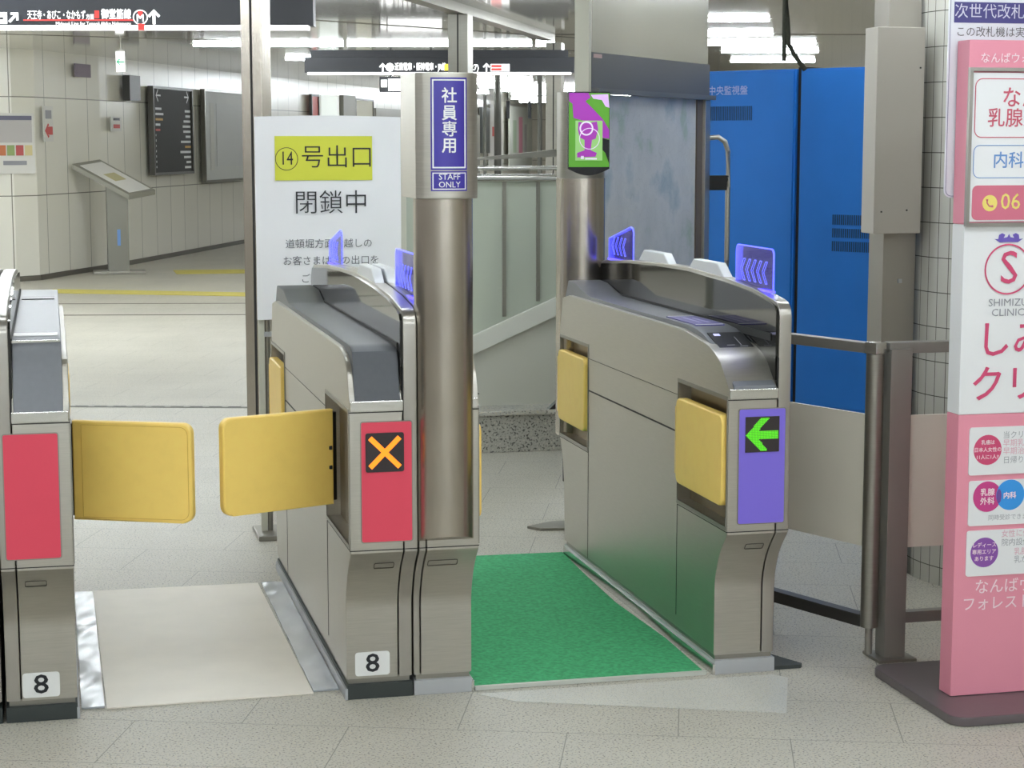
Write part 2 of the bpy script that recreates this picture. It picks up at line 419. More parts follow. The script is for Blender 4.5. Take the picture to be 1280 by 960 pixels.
# ================================================================ TICKET GATES
acr_m = clear('edge_lit_acrylic', (206, 204, 250), opac=.05, emit=(80, 60, 235), es=.03)
GL = 1.96
LOW = [(.105, .06), (.105, .27), (.103, .295), (.097, .32), (.085, .35), (.07, .38), (.05, .408), (.028, .433), (.008, .452), (0, .462), (0, .468)]
FAR = [(1.965, .90), (1.965, .465), (1.945, .44), (1.915, .38), (1.90, .30), (1.885, .06)]
SIDE = {'reader': [(0, .905), (.03, .935), (.083, .982), (.135, 1.005), (.194, 1.021), (.32, 1.036), (.45, 1.047)],
        'hood': [(0, .905), (.012, .935), (.03, .975), (.05, 1.0), (.08, 1.02), (.12, 1.034), (.2, 1.046)],
        'tall': [(0, .905), (.012, .945), (.02, .99), (.03, 1.025), (.05, 1.045), (.1, 1.05), (.2, 1.05)]}
DECK = {'reader': [(-.002, .905), (.0, .916), (.02, .926), (.05, .948), (.082, .976), (.18, 1.015), (.294, 1.047), (.35, 1.056), (.428, 1.062), (1.0, 1.06), (1.6, 1.06), (1.80, 1.096), (1.9, 1.10), (1.95, 1.03)],
        'hood': [(-.004, .905), (.004, .925), (.02, .985), (.03, 1.02), (.045, 1.045), (.075, 1.056), (.12, 1.06), (1.55, 1.062), (1.70, 1.098), (1.9, 1.10), (1.95, 1.03)],
        'tall': [(-.004, .905), (.0, .93), (.012, 1.0), (.03, 1.07), (.045, 1.093), (.07, 1.10), (.12, 1.105), (1.0, 1.10), (1.7, 1.10), (1.9, 1.10), (1.95, 1.03)]}
ARCH = [(0, .90), (0, 1.125), (.008, 1.148), (.028, 1.165), (.06, 1.172), (.23, 1.192), (.487, 1.207), (.85, 1.217), (1.2, 1.212), (1.55, 1.20), (1.9, 1.178), (1.945, 1.165), (1.96, 1.14), (1.965, .90)]
def pad(t, s, y0, y1, z0=.545, z1=.825):
    mb = MB(); mb.prism(rrect(y0, y1, z0, z1, .028), 'x', -.014, .02, .008, 3).mirror(s < 0)
    o = mb.make('flap_door', yellow, t)
    mb = MB(); 
    mb.box(-.0145, -.013, y1 - .0, y1 + .002, z0 + .03, z1 - .03).mirror(s < 0); mb.make('piping', yellow, o)
def gate(X, s, kind, label, near_flap, front=None, number=False, plinth=None, pos=None, arrows=True, post=None, reader=False):
    t = thing('ticket_gate', label, 'ticket gate', (X, 5.38, 0), 0, 'ticket gates standing in a row')
    f = s < 0
    out = LOW + SIDE[kind] + [(1.83, 1.047), (1.93, 1.03)] + FAR
    mb = MB(); mb.prism(out, 'x', 0, .155, .004, 2).mirror(f); body = mb.make('cabinet_body', steel, t)
    cuts = []
    for y0, y1 in ((.012, .468), (1.548, 1.95)):
        c = MB(); c.box(-.03, .045, y0, y1, .486, .872).mirror(f); cuts.append(c)
    bool_cut(body, cuts); 
    shade(body.data); wn = body.modifiers.new('weighted_normals', 'WEIGHTED_NORMAL'); wn.keep_sharp = True
    # arch wall with its lower skirt
    mb = MB(); mb.prism(LOW[:] + ARCH + FAR[1:], 'x', .158, .198 if not post else .178, .005, 2).mirror(f); mb.make('side_guard', rim_m, t)
    g = [(.012, .93)] + [(max(.012, y), z - .012) for y, z in ARCH[1:] if .008 <= y <= 1.92] + [(1.93, 1.13), (1.95, .93)]
    mb = MB(); mb.prism(g, 'x', .151, .1585).mirror(f); mb.make('smoked_panel', smoke, t)
    d = DECK[kind]
    mb = MB(); mb.prism(d, 'x', .016, .15, .005, 2).mirror(f); mb.make('deck', deck_m if kind == 'reader' else deck_d if kind == 'hood' else deck_m, t)
    mb = MB(); mb.box(.148, .1515, .05, 1.9, 1.045, 1.068 if kind != 'tall' else 1.105)
    mb.mirror(f).make('deck_groove', dark, t)
    # lip across the front
    mb = MB(); mb.box(.002, .157, -.006, .03, .876, .908, .004).mirror(f); mb.make('front_lip', silver if False else bright, t)
    # plinth
    mb = MB(); mb.box(.0, .198 if not post else .178, .094, 1.885, 0, .045, .002).mirror(f); mb.make('plinth', plinth or silver, t)
    mb = MB(); mb.box(.006, .19 if not post else .17, .109, 1.87, .04, .064).mirror(f); mb.make('plinth_neck', steel_d, t)
    mb = MB(); mb.prism([(-.006, 0), (-.006, .034), (.002, .034), (.002, 0)], 'y', .094, 1.88).mirror(f)
    mb.make('plinth_rail', bright if plinth is not rubber else silver, t)
    # seams
    mb = MB(); e = -.0012
    mb.box(e, .01, .47, 1.548, .829, .8305); mb.box(e, .01, .5, 1.535, .7055, .711)
    mb.box(e, .01, 1.540, 1.5415, .06, .486); mb.box(e, .01, .4735, .475, .10, .47)
    mb.box(e, .01, .0, .125, .8735, .8752); mb.box(e, .01, .0, .47, .4685, .4705); mb.box(e, .01, 1.548, 1.96, .4685, .4705)
    mb.box(0, .198 if not post else .178, -.0012, .01, .4685, .4712); mb.box(0, .157, -.0012, .01, .8725, .8752)
    mb.box(.155, .1582, -.0015, .01, .876, 1.0)
    mb.mirror(f); mb.make('panel_seams', dark, t)
    for y0, y1 in ((.004, .476), (1.540, 1.958)):
        mb = MB()
        for a in ((y0, y1, .872, .884), (y0, y1, .474, .486), (y0, y0 + .006, .486, .872), (y1 - .006, y1, .486, .872)):
            mb.box(-.003, .004, a[0], a[1], a[2], a[3])
        mb.mirror(f); rf = mb.make('recess_frame', steel_d, t)
        mb = MB(); mb.box(.041, .0445, y0 + .0095, y1 - .0095, .4875, .8705)
        mb.mirror(f); mb.make('recess_lining', bronze, rf)
    # lower front handle recess outline
    mb = MB()
    y = .056
    bx = (.075, .135) if not post else (.055, .145)
    P = rrect(bx[0], bx[1], .403, .423, .004, 2)
    frame_strip(mb, P, .0016, -.0012, .004)
    for v in mb.bm.verts: v.co.y += .0445 - .8 * (v.co.z - .413)
    mb.mirror(f); mb.make('pull_recess', mat('groove_grey', (96, 93, 86), .5, .4), t)
    pad(t, s, 1.56, 1.945)
    if near_flap == 'closed': pad(t, s, .02, .46)
    elif near_flap:
        hx, hy, ex, ey = near_flap       # local hinge and free end
        L_ = math.hypot(ex - hx, ey - hy); a = math.atan2(ey - hy, ex - hx)
        mb = MB(); pts = [(0, .55), (L_ - .03, .55)]
        for i in range(6): pts.append((L_ - .03 + .03 * math.sin(i / 5 * PI / 2), .58 - .03 * math.cos(i / 5 * PI / 2)))
        for i in range(6): pts.append((L_ - .03 + .03 * math.cos(i / 5 * PI / 2), .812 + .03 * math.sin(i / 5 * PI / 2)))
        pts += [(0, .842)]
        mb.prism(pts, 'y', -.016, .016, .009, 3)
        mb.xf(Matrix.Translation((hx, hy, 0)) @ Matrix.Rotation(a, 4, 'Z')); fd = mb.make('flap_door', yellow, t)
        mb = MB(); frame_strip(mb, [(p[0], p[1]) for p in rrect(-.3, L_ - .010, .560, .832, .024)][0:12] + [(0.03, .832), (0.03, .56)], .0012, -.0172, -.0160)
        mb.xf(Matrix.Translation((hx, hy, 0)) @ Matrix.Rotation(a, 4, 'Z')); mb.make('stitched_edge', mat('yellow_edging', (214, 168, 56), .6), fd)  # darker yellow line along the flap edge
        mb = MB(); mb.cyl(hx + .006 * s, hy + .016, .56, .83, .012, 14)
        for z in ((.665, .725) if s > 0 else ()): mb.box(min(hx, hx + .045 * s * -1), max(hx, hx - .045 * s), hy - .021, hy - .012, z - .006, z + .006, .002)
        mb.make('hinge', black, fd)
    if front:
        mb = MB(); mb.prism(rrect(.034, .181, .495, .845, .006), 'y', -.003, .002).mirror(f); pl = mb.make('front_plate', front, t)
        mb = MB(); frame_strip(mb, rrect(.031, .184, .492, .848, .008), .003, -.0022, .002); mb.mirror(f); mb.make('plate_edge', steel_d, t)
    if number:
        cx = (.078 if number == 1 else .100) * s
        mb = MB(); mb.prism(rrect(cx - .052, cx + .052, .068, .140, .009), 'y', .1025, .1055); n_ = mb.make('number_plate', white, t)
        text('8', .078, cx, .1015, .104, n_, ink, bold=.014, xscale=1.15)
    if reader:
        a = math.atan2(1.047 - .982, .294 - .09)
        def dk(y0, y1, x0, x1, m, nm, up=.0035, par=None):
            # lies on the sloping part of the deck
            def zt(y):
                for (ya, za), (yb, zb) in zip(d, d[1:]):
                    if ya <= y <= yb: return za + (zb - za) * (y - ya) / (yb - ya)
            mb = MB(); bm = mb.bm; rows = []
            ys = [y0 + (y1 - y0) * i / 10 for i in range(11)]
            for y in ys: rows.append((bm.verts.new((x0, y, zt(y) + up)), bm.verts.new((x1, y, zt(y) + up)), bm.verts.new((x0, y, zt(y) - .004)), bm.verts.new((x1, y, zt(y) - .004))))
            for p, q in zip(rows, rows[1:]):
                bm.faces.new((p[0], p[1], q[1], q[0])); bm.faces.new((p[2], q[2], q[3], p[3]))
                bm.faces.new((p[0], q[0], q[2], p[2])); bm.faces.new((p[1], p[3], q[3], q[1]))
            p = rows[0]; bm.faces.new((p[0], p[2], p[3], p[1])); p = rows[-1]; bm.faces.new((p[0], p[1], p[3], p[2]))
            mb.mirror(f); return mb.make(nm, m, par or t)
        rp = dk(.155, .29, .03, .142, black, 'card_reader')
        gm = mat('reader_print', (150, 150, 158), .5)
        dk(.262, .278, .045, .065, mat('reader_lamp', (196, 196, 240), .4, emit=.6), 'reader_lamp', .0045, rp)
        dk(.185, .187, .06, .085, gm, 'reader_marks', .0045, rp); dk(.185, .25, .105, .107, gm, 'reader_marks', .0045, rp); dk(.175, .178, .1, .125, gm, 'reader_marks', .0045, rp)
        lp = dk(.40, .70, .03, .128, mat('label_purple', (92, 84, 150), .4), 'instruction_label')
        dk(.403, .409, .033, .125, white_ink, 'label_border', .0045, lp); dk(.69, .697, .033, .125, white_ink, 'label_border', .0045, lp)
        dk(.46, .64, .06, .072, mat('label_print', (170, 165, 205), .5), 'label_border', .0045, lp); dk(.45, .62, .088, .1, mat('label_print', (170, 165, 205), .5), 'label_border', .0045, lp)
        dk(.09, .11, .085, .115, mat('deck_light', (158, 160, 168), .3), 'status_window', .0035)
    if kind == 'tall':
        mb = MB(); mb.box(.03, .14, 1.45, 1.56, 1.099, 1.103); mb.mirror(f); mb.make('ticket_slot', black, t)
        mb = MB(); mb.box(.025, .145, .12, .2, 1.10, 1.1065); mb.mirror(f); mb.make('deck_label', white, t)
        mb = MB(); mb.box(.02, .15, .045, .055, 1.094, 1.1); mb.mirror(f); mb.make('deck_trim', bright, t)
    if arrows:
        # white sensor lenses on the guard
        for yc in (.70, 1.265)[:2 if reader else 1]:
            zb = 1.209 if yc < 1 else 1.208
            mb = MB(); mb.prism([(yc - .195, zb - .003), (yc - .125, zb + .040), (yc + .115, zb + .040), (yc + .18, zb - .003)], 'x', .162 if not post else .144, .194 if not post else .176, .006, 3).mirror(f)
            mb.make('sensor_cap', mat('sensor_white', (232, 234, 236), .3), t)
        for k, yc in enumerate((.27, 1.715) if arrows != 'cap' else ()):
            zb = 1.185 if k == 0 else 1.183
            h = .135
            if k == 0: P = rrect(yc - .165, yc + .165, zb, zb + h, .02); P = [(yc - .165, zb - .002), (yc + .165, zb - .002)] + [p for p in P if p[1] > zb + h / 2]
            else: P = [(yc - .16, zb - .002), (yc + .165, zb - .002), (yc + .165, zb + h * .62), (yc - .12, zb + h + .005), (yc - .15, zb + h), (yc - .16, zb + h * .9)]
            xs = .178 if not post else .163
            mb = MB(); mb.prism([(p[0], p[1]) for p in P], 'x', xs - .002, xs + .002).mirror(f); ap = mb.make('direction_plate', acr_m, t)
            mb = MB(); frame_strip(mb, P, .0035, -.0023, .0023)
            mb.xf(Matrix.Translation((xs, 0, 0)) @ Matrix(((0, 1, 0, 0), (1, 0, 0, 0), (0, 0, 1, 0), (0, 0, 0, 1)))); mb.mirror(f); mb.make('glowing_edge', blue_edge, ap)
            mb = MB()
            for j in range(5):
                cy = yc + .11 - j * .048; zc = zb + .058
                if k == 1 and j > 3: continue
                dh = .034; Q = [(cy + .012, zc), (cy - .018, zc + dh), (cy - .034, zc + dh), (cy - .004, zc), (cy - .034, zc - dh), (cy - .018, zc - dh)]
                Q = [(p[0], p[1]) for p in Q]
                n = len(Q)
                for i in range(n):
                    a_, b_ = Vector(Q[i]), Vector(Q[(i + 1) % n]); dd = (b_ - a_).normalized(); nn = Vector((-dd.y, dd.x)) * .0011
                    mb.prism([(a_ + nn)[:], (b_ + nn)[:], (b_ - nn)[:], (a_ - nn)[:]], 'x', *((xs - .0028, xs - .0022) if s > 0 else (xs + .0022, xs + .0028)))
            mb.mirror(f); mb.make('chevrons', blue_edge, ap)
            mb = MB(); mb.box(xs - .008, xs + .008, yc - .16, yc + .16, zb + .0, zb + .006).mirror(f); mb.make('light_slot', blue_glow, ap)
    return t

def cross_display(t, cx, cz):
    mb = MB(); mb.prism(rrect(cx - .056, cx + .056, cz - .057, cz + .057, .006), 'y', -.006, -.003); d = mb.make('led_display', led_blk, t)
    mb = MB()
    for a in (PI / 4, -PI / 4):
        b = MB(); mb2 = bmesh.ops.create_cube(mb.bm, size=1)
        M = Matrix.Translation((cx, -.0068 - .0004 * (a > 0), cz)) @ Matrix.Rotation(a, 4, 'Y') @ Matrix.Diagonal((.122, .001, .0145, 1))
        bmesh.ops.transform(mb.bm, matrix=M, verts=mb2['verts'])
        b.bm.free()
    mb.make('orange_cross', led_o, d)
def inside(p, poly):
    x, y = p; c = False
    for (x0, y0), (x1, y1) in zip(poly, poly[1:] + poly[:1]):
        if (y0 > y) != (y1 > y) and x < (x1 - x0) * (y - y0) / (y1 - y0) + x0: c = not c
    return c
def arrow_display(t, cx, cz):
    S = .108
    mb = MB(); mb.box(cx - S / 2, cx + S / 2, -.006, -.003, cz - S / 2, cz + S / 2); d = mb.make('led_display', led_blk, t)
    sh = [(0, .48), (.45, .97), (.72, .97), (.37, .6), (.98, .6), (.98, .37), (.39, .37), (.67, .02), (.46, .02)]
    mb = MB(); n = 30
    for i in range(n):
        for j in range(n):
            u, v = (i + .5) / n, (j + .5) / n
            if inside((u, v), sh):
                x, z, h = cx - S / 2 + u * S, cz - S / 2 + v * S, S / n * .41
                mb.poly([(x - h, -.0066, z - h), (x + h, -.0066, z - h), (x + h, -.0066, z + h), (x - h, -.0066, z + h)])
    mb.make('green_arrow', led_g, d)

g = gate(.815, 1, 'hood', 'middle ticket gate with red plate, orange cross and number 8', (-.005, .33, -.350, .20), red, 1, rubber, arrows='cap')
cross_display(g, .102, .757)
gate(.035, -1, 'tall', 'left ticket gate with plain red plate and number 8, cut by the frame', (.012, .27, .345, .125), red, 2, rubber, arrows=False)
gate(-.372, 1, 'hood', 'ticket gate mostly outside the left edge of the picture', 'closed', red, 0, rubber, arrows=False)
g = gate(1.965, 1, 'reader', 'right ticket gate with purple plate and green arrow', 'closed', purple, 0, silver, reader=True)
arrow_display(g, .107, .768)
# dark rubber foot piece beside the right gate
mb = MB(); mb.prism([(.2, .105), (.29, .105), (.30, .12), (.2, .34)], 'z', 0, .012); mb.make('rubber_skirt', rubber, g)
# screen column at the far end of the right gate
def column_mesh(cx, cy, r, z0, z1, slope=0, n=40, back=None):
    mb = MB(); bm = mb.bm
    P = [(cx + r * math.sin(a), cy - r * math.cos(a)) for a in [math.radians(-90 + 180 * i / n) for i in range(n + 1)]]
    bk = back if back is not None else .09
    P += [(cx + r, cy + bk), (cx - r, cy + bk)]
    A = [bm.verts.new((x, y, z0 + slope * max(0, cy - y))) for x, y in P]; B = [bm.verts.new((x, y, z1)) for x, y in P]
    m_ = len(P); bm.faces.new(A); bm.faces.new(B[::-1])
    for i in range(m_):
        fc = bm.faces.new((A[i], B[i], B[(i + 1) % m_], A[(i + 1) % m_])); fc.smooth = True
    bmesh.ops.recalc_face_normals(bm, faces=bm.faces[:])
    for e in bm.edges:
        if abs(e.calc_face_angle(0)) > .7: e.smooth = False
    return mb
column_mesh(.094, 1.99, .0935, .47, 1.50, 0, back=.04).make('display_column', post_steel, g)
mb = column_mesh(.094, 1.99, .092, 1.50, 1.837, 0, back=.04); cap = mb.make('display_housing', steel_d, g)
scr_g = mat('screen_green', (84, 150, 40), .3, emit=.22); scr_p = mat('screen_purple', (150, 48, 158), .3, emit=.3)
scr_l = mat('screen_lilac', (214, 176, 226), .3, emit=.2); scr_k = mat('screen_black', (22, 24, 26), .2); scr_w = mat('screen_white', (226, 216, 230), .3, emit=.2)
mb = MB(); arc = [(.01, 1.538)] + [(.01 + .168 * i / 10, 1.538 - .026 * math.sin(PI * i / 10)) for i in range(11)] + [(.178, 1.837), (.01, 1.837)]
mb.prism(arc[1:], 'y', 1.886, 1.9); sc_ = mb.make('advert_screen', scr_k, g)
mb = MB(); mb.box(.012, .176, 1.8845, 1.886, 1.545, 1.832); mb.make('advert_ground', scr_g, sc_)
def blob(pts, m, y, nm): mb = MB(); mb.prism(pts, 'y', y - .0008, y); mb.make(nm, m, sc_)
blob([(.012, 1.832), (.09, 1.832), (.1, 1.815), (.078, 1.80), (.11, 1.77), (.15, 1.73), (.175, 1.69), (.175, 1.655), (.14, 1.66), (.13, 1.71), (.03, 1.735), (.026, 1.79), (.012, 1.80)], scr_p, 1.8838, 'advert_art')
blob([(.1, 1.825), (.17, 1.828), (.176, 1.775), (.16, 1.78), (.145, 1.805), (.11, 1.81)], scr_l, 1.8838, 'advert_art')
blob([(.14, 1.66), (.175, 1.65), (.175, 1.56), (.16, 1.6), (.14, 1.62)], scr_k, 1.8832, 'advert_art')
blob(rrect(.038, .148, 1.57, 1.725, .002), mat('screen_pale', (140, 190, 110), .3, emit=.25), 1.8830, 'advert_art')
blob([(.05, 1.72), (.09, 1.715), (.125, 1.722), (.13, 1.69), (.12, 1.655), (.105, 1.65), (.1, 1.61), (.125, 1.6), (.12, 1.585), (.045, 1.582), (.045, 1.6), (.075, 1.61), (.075, 1.65), (.055, 1.66), (.048, 1.69)], scr_p, 1.8822, 'advert_art')
mb = MB(); frame_strip(mb, circ(.095, 1.655, .042), .003, 1.8806, 1.8815); mb.make('advert_art', scr_w, sc_)
mb = MB(); frame_strip(mb, circ(.082, 1.695, .028), .006, 1.8804, 1.8812); mb.make('advert_art', scr_w, sc_)
mb = MB(); mb.box(.06, .072, 1.881, 1.8825, 1.576, 1.588); mb.box(.078, .125, 1.881, 1.8825, 1.574, 1.58); mb.make('advert_art', scr_w, sc_)

# staff gate with post
g = gate(1.195, -1, 'hood', 'narrow steel gate cabinet carrying the tall staff only post', 'closed', None, 0, silver, post=True)
mb = column_mesh(-.098, .020, .0845, .484, 1.485, .34, back=.02); mb.make('staff_post', post_steel, g)
# sign head: gently bowed front with rounded sides
bm_pts = []
R_ = .13
for i in range(17):
    a = -.62 + 1.24 * i / 16; bm_pts.append((-.098 + R_ * math.sin(a), -.072 + R_ - R_ * math.cos(a)))
hw = .0895
bm_pts = [(-.098 - hw, .06), (-.098 - hw, -.03)] + [p for p in bm_pts if abs(p[0] + .098) < hw - .008] + [(-.098 + hw, -.03), (-.098 + hw, .06), (-.098 + hw, .2), (-.098 - hw, .2)]
mb = MB(); mb.prism(bm_pts, 'z', 1.485, 1.838, .003, 2); head = mb.make('sign_head', steel, g)
def bend(lift):
    def fn(c):
        x = c[0]; return (x, -.072 + R_ - math.sqrt(max(0, R_ * R_ - (x + .098) ** 2)) - lift, c[2])
    return fn
def bent_panel(x0, x1, z0, z1, lift, m, nm, par):
    mb = MB(); bm = mb.bm; n = 12; fn = bend(lift); cols = []
    for i in range(n + 1):
        x = x0 + (x1 - x0) * i / n; cols.append([bm.verts.new(fn((x, 0, z0))), bm.verts.new(fn((x, 0, z1)))])
    for a, b in zip(cols, cols[1:]):
        fc = bm.faces.new((a[0], b[0], b[1], a[1])); fc.smooth = True
    return mb.make(nm, m, par)
X0s, X1s = -.150, -.046
sp = bent_panel(X0s, X1s, 1.566, 1.824, .0012, blue_sign, 'staff_sign', head)
def border(x0, x1, z0, z1, wd, lift, m, par):
    mb = MB(); bm = mb.bm; fn = bend(lift)
    for a, b, c, d in ((x0, x1, z0, z0 + wd), (x0, x1, z1 - wd, z1), (x0, x0 + wd, z0, z1), (x1 - wd, x1, z0, z1)):
        k = 8
        for i in range(k):
            xa, xb = a + (b - a) * i / k, a + (b - a) * (i + 1) / k
            bm.faces.new([bm.verts.new(fn(q)) for q in ((xa, 0, c), (xb, 0, c), (xb, 0, d), (xa, 0, d))])
    mb.make('sign_border', m, par)
border(X0s + .004, X1s - .004, 1.571, 1.819, .004, .0020, white_ink, sp)
for ch, z in zip('社員専用', (1.768, 1.720, 1.675, 1.629)):
    text(ch, .0455, -.098, 0, z + .003, sp, white_ink, fn=bend(.0022), bold=.018)
sp = bent_panel(X0s, X1s, 1.507, 1.563, .0012, blue_sign, 'staff_only_sign', head)
border(X0s + .004, X1s - .004, 1.511, 1.559, .003, .0020, white_ink, sp)
text('STAFF', .0235, -.098, 0, 1.5465, sp, white_ink, fn=bend(.0022), bold=.004)
text('ONLY', .0235, -.098, 0, 1.5245, sp, white_ink, fn=bend(.0022), bold=.004)
# black bumper at its right side
mb = MB(); mb.prism([(.0, .92), (.025, .905), (.0, .885)], 'y', .10, .14); mb.make('side_bumper', black, g)

# ================================================================ FLOOR COVERINGS
mb = MB(); mb.prism([(1.205, 5.495), (1.935, 5.485), (1.945, 5.9), (1.925, 6.4), (1.94, 6.9), (1.958, 7.27), (1.205, 7.30)], 'z', .001, .010)
m1 = mb.make('floor_mat', mat_green); tag(m1, 'bright green carpet mat between the staff post and the right gate', 'mat')
mb = MB(); mb.box(1.205, 1.94, 5.478, 5.492, .001, .013); mb.make('mat_edging', mat('mat_edge', (196, 200, 190), .5), m1, 'pale metal front edge')
mb = MB(); mb.prism([(.118, 5.545), (.725, 5.558), (.715, 7.04), (.112, 7.05)], 'z', .001, .005)
tag(mb.make('floor_plate', plate_m), 'cream metal floor plate between the two number 8 gates', 'floor plate')
def vinyl(name, label, x0, x1, y0, y1):
    m = mat('clear_vinyl', (168, 172, 176), .2, 0, spec=.35)
    mb = MB(); bm = mb.bm; nx, ny = 8, 60
    V = [[bm.verts.new((x0 + (x1 - x0) * i / nx, y0 + (y1 - y0) * j / ny, .005 + .0016 * math.sin(j * .33 + i * .3) + .0010 * math.sin(j * .8 - i * .6))) for j in range(ny + 1)] for i in range(nx + 1)]
    for i in range(nx):
        for j in range(ny):
            fc = bm.faces.new((V[i][j], V[i + 1][j], V[i + 1][j + 1], V[i][j + 1])); fc.smooth = True
    r = bmesh.ops.extrude_face_region(bm, geom=bm.faces[:])
    for v in r['geom']:
        if isinstance(v, bmesh.types.BMVert): v.co.z = .0012
    bmesh.ops.recalc_face_normals(bm, faces=bm.faces[:])
    o = mb.make(name, m); tag(o, label, 'vinyl strip'); return o
vinyl('vinyl_strip', 'shiny rippled clear vinyl strip beside the left gate plinth', .046, .112, 5.56, 7.04)
vinyl('vinyl_strip', 'shiny rippled clear vinyl strip along the middle gate plinth', .728, .806, 5.58, 7.04)

# ================================================================ FENCE RIGHT OF THE GATES
fen = mat('fence_steel', (146, 142, 134), .42, .5)
wpan = mat('fence_panel', (222, 216, 200), .35, noise=.03, nscale=3)
t = thing('barrier_fence', 'fixed barrier with square steel post, beige panel and rails behind the pink sign', 'barrier', (2.545, 5.5, 0))
mb = MB(); mb.box(0, .072, 0, .072, .008, 1.0, .003); mb.make('post', fen, t)
mb = MB(); mb.box(-.03, .10, -.03, .10, 0, .01, .003); mb.make('foot_plate', steel_d, t)
mb = MB(); mb.box(.0, .85, .012, .06, .985, 1.02, .003); mb.make('top_rail', fen, t)
mb = MB(); mb.box(.075, .85, .03, .042, .36, .785); mb.make('panel', wpan, t)
mb = MB(); mb.box(.07, .85, .02, .055, .115, .15); mb.make('bottom_rail', fen, t)
mb = MB(); mb.box(.85, .91, .0, .07, 0, 1.02, .003); mb.make('post', fen, t)
la = math.atan2(.93, -.37)
t = thing('swing_gate', 'low swing gate leaf with beige panel between the right ticket gate and square post', 'gate', (2.504, 5.53, 0), la)
mb = MB(); mb.cyl(0, 0, .108, .985, .028); mb.make('hinge_tube', steel_d, t)
mb = MB(); mb.cyl(0, 0, .02, .108, .012); mb.make('pivot', fen, t)
mb = MB(); mb.box(-.02, .85, -.02, .02, .985, 1.018, .004); mb.make('top_rail', fen, t)
mb = MB(); mb.box(.02, .83, -.006, .006, .365, .79); mb.make('panel', wpan, t)
mb = MB(); mb.box(.02, .83, -.02, .02, .105, .145, .003); mb.make('bottom_rail', mat('dark_rail', (74, 72, 68), .4, .6), t)
mb = MB(); mb.box(.83, .86, -.02, .02, .105, 1.0, .003); mb.make('end_upright', fen, t)
mb = MB(); mb.box(-.026, .024, -.024, .024, .985, 1.022, .004); mb.make('rail_cap', bright, t)

# ================================================================ PINK SIGN STAND
t = thing('clinic_sign_stand', 'tall pink and white clinic advertising stand on a grey base at right', 'sign', (2.527, 5.0, 0))
bm_ = mat('stand_base', (112, 104, 106), .3, .3)
mb = MB(); mb.prism(rrect(-.085, 1.0, -.2, .38, .05), 'z', 0, .028, .006, 2); mb.make('base', bm_, t)
mb = MB(); mb.box(0, .9, 0, .075, .029, .864, .004); mb.make('lower_board', pink, t)
mb = MB(); mb.box(0, .9, 0, .075, .864, 1.411, .004); mb.make('middle_board', pboard_w, t)
mb = MB(); mb.box(0, .9, 0, .075, 1.411, 1.93, .004); mb.make('upper_board', pink, t)
K = .00225
def zz(py): return 1.93 - (py - 50) * .00228 if py < 281 else (1.411 - (py - 281) * .002298 if py < 519 else .864 - (py - 519) * .002374)
def edge(py): return 1215 - (py - 50) * .0346
def xx(px, py): return (px - edge(py)) * .00236
y = -.0022
fr = mat('sign_frame', (158, 154, 148), .35, .7)
mb = MB(); frame_strip(mb, [(-.002, zz(280)), (.85, zz(280)), (.85, zz(84)), (-.002, zz(84))], .014, -.014, -.0005); pf = mb.make('notice_frame', fr, t)
mb = MB(); mb.box(.012, .836, -.006, -.001, zz(280) + .014, zz(84) - .014); nb = mb.make('notice_sheet', pboard_w, t)
rose = mat('rose_ink', (206, 92, 112), .5); skyi = mat('sky_ink', (104, 148, 206), .5); greyi = mat('grey_ink', (150, 150, 156), .5)
rosef = mat('rose_fill', (214, 116, 138), .5); yl = mat('pale_yellow', (240, 224, 120), .5); pinkw = mat('pale_pink_ink', (252, 226, 232), .5)
text('なんばウォーク', .031, xx(1228, 73), y - .001, zz(73), t, pinkw, 'LEFT', .012)
def cap_box(x0, x1, z0, z1, r, m, y0, par, nm='printed_box', outline=None):
    mb = MB()
    if outline: frame_strip(mb, rrect(x0, x1, z0, z1, r), outline, y0 - .0008, y0)
    else: mb.prism(rrect(x0, x1, z0, z1, r), 'y', y0 - .0008, y0)
    return mb.make(nm, m, par)
cap_box(.018, .5, zz(170), zz(97), .022, rose, -.0065, nb, outline=.0025)
text('なんば', .062, xx(1255, 122), -.0068, zz(122), nb, rose, 'LEFT', .01)
text('乳腺外科', .056, xx(1236, 147), -.0068, zz(147), nb, rose, 'LEFT', .01)
cap_box(.018, .5, zz(220), zz(179), .02, skyi, -.0065, nb, outline=.002)
text('内科', .049, xx(1243, 199), -.0068, zz(199), nb, skyi, 'LEFT', .012)
cap_box(.018, .6, zz(272), zz(229), .016, rosef, -.0065, nb)
mb = MB(); mb.prism(circ(xx(1239, 252), zz(251), .023), 'y', -.0082, -.0073); ph = mb.make('phone_disc', yl, nb)
mb = MB(); cx_, cz_ = xx(1239, 252), zz(251)
mb.tube([(cx_ - .009, -.009, cz_ + .011), (cx_ - .009, -.009, cz_ + .001), (cx_ - .002, -.009, cz_ - .008), (cx_ + .009, -.009, cz_ - .009)], [.0035, .002, .002, .0035], 8); mb.make('phone_icon', rosef, ph)
text('06', .064, xx(1253, 251), -.0076, zz(250), nb, yl, 'LEFT', .006)
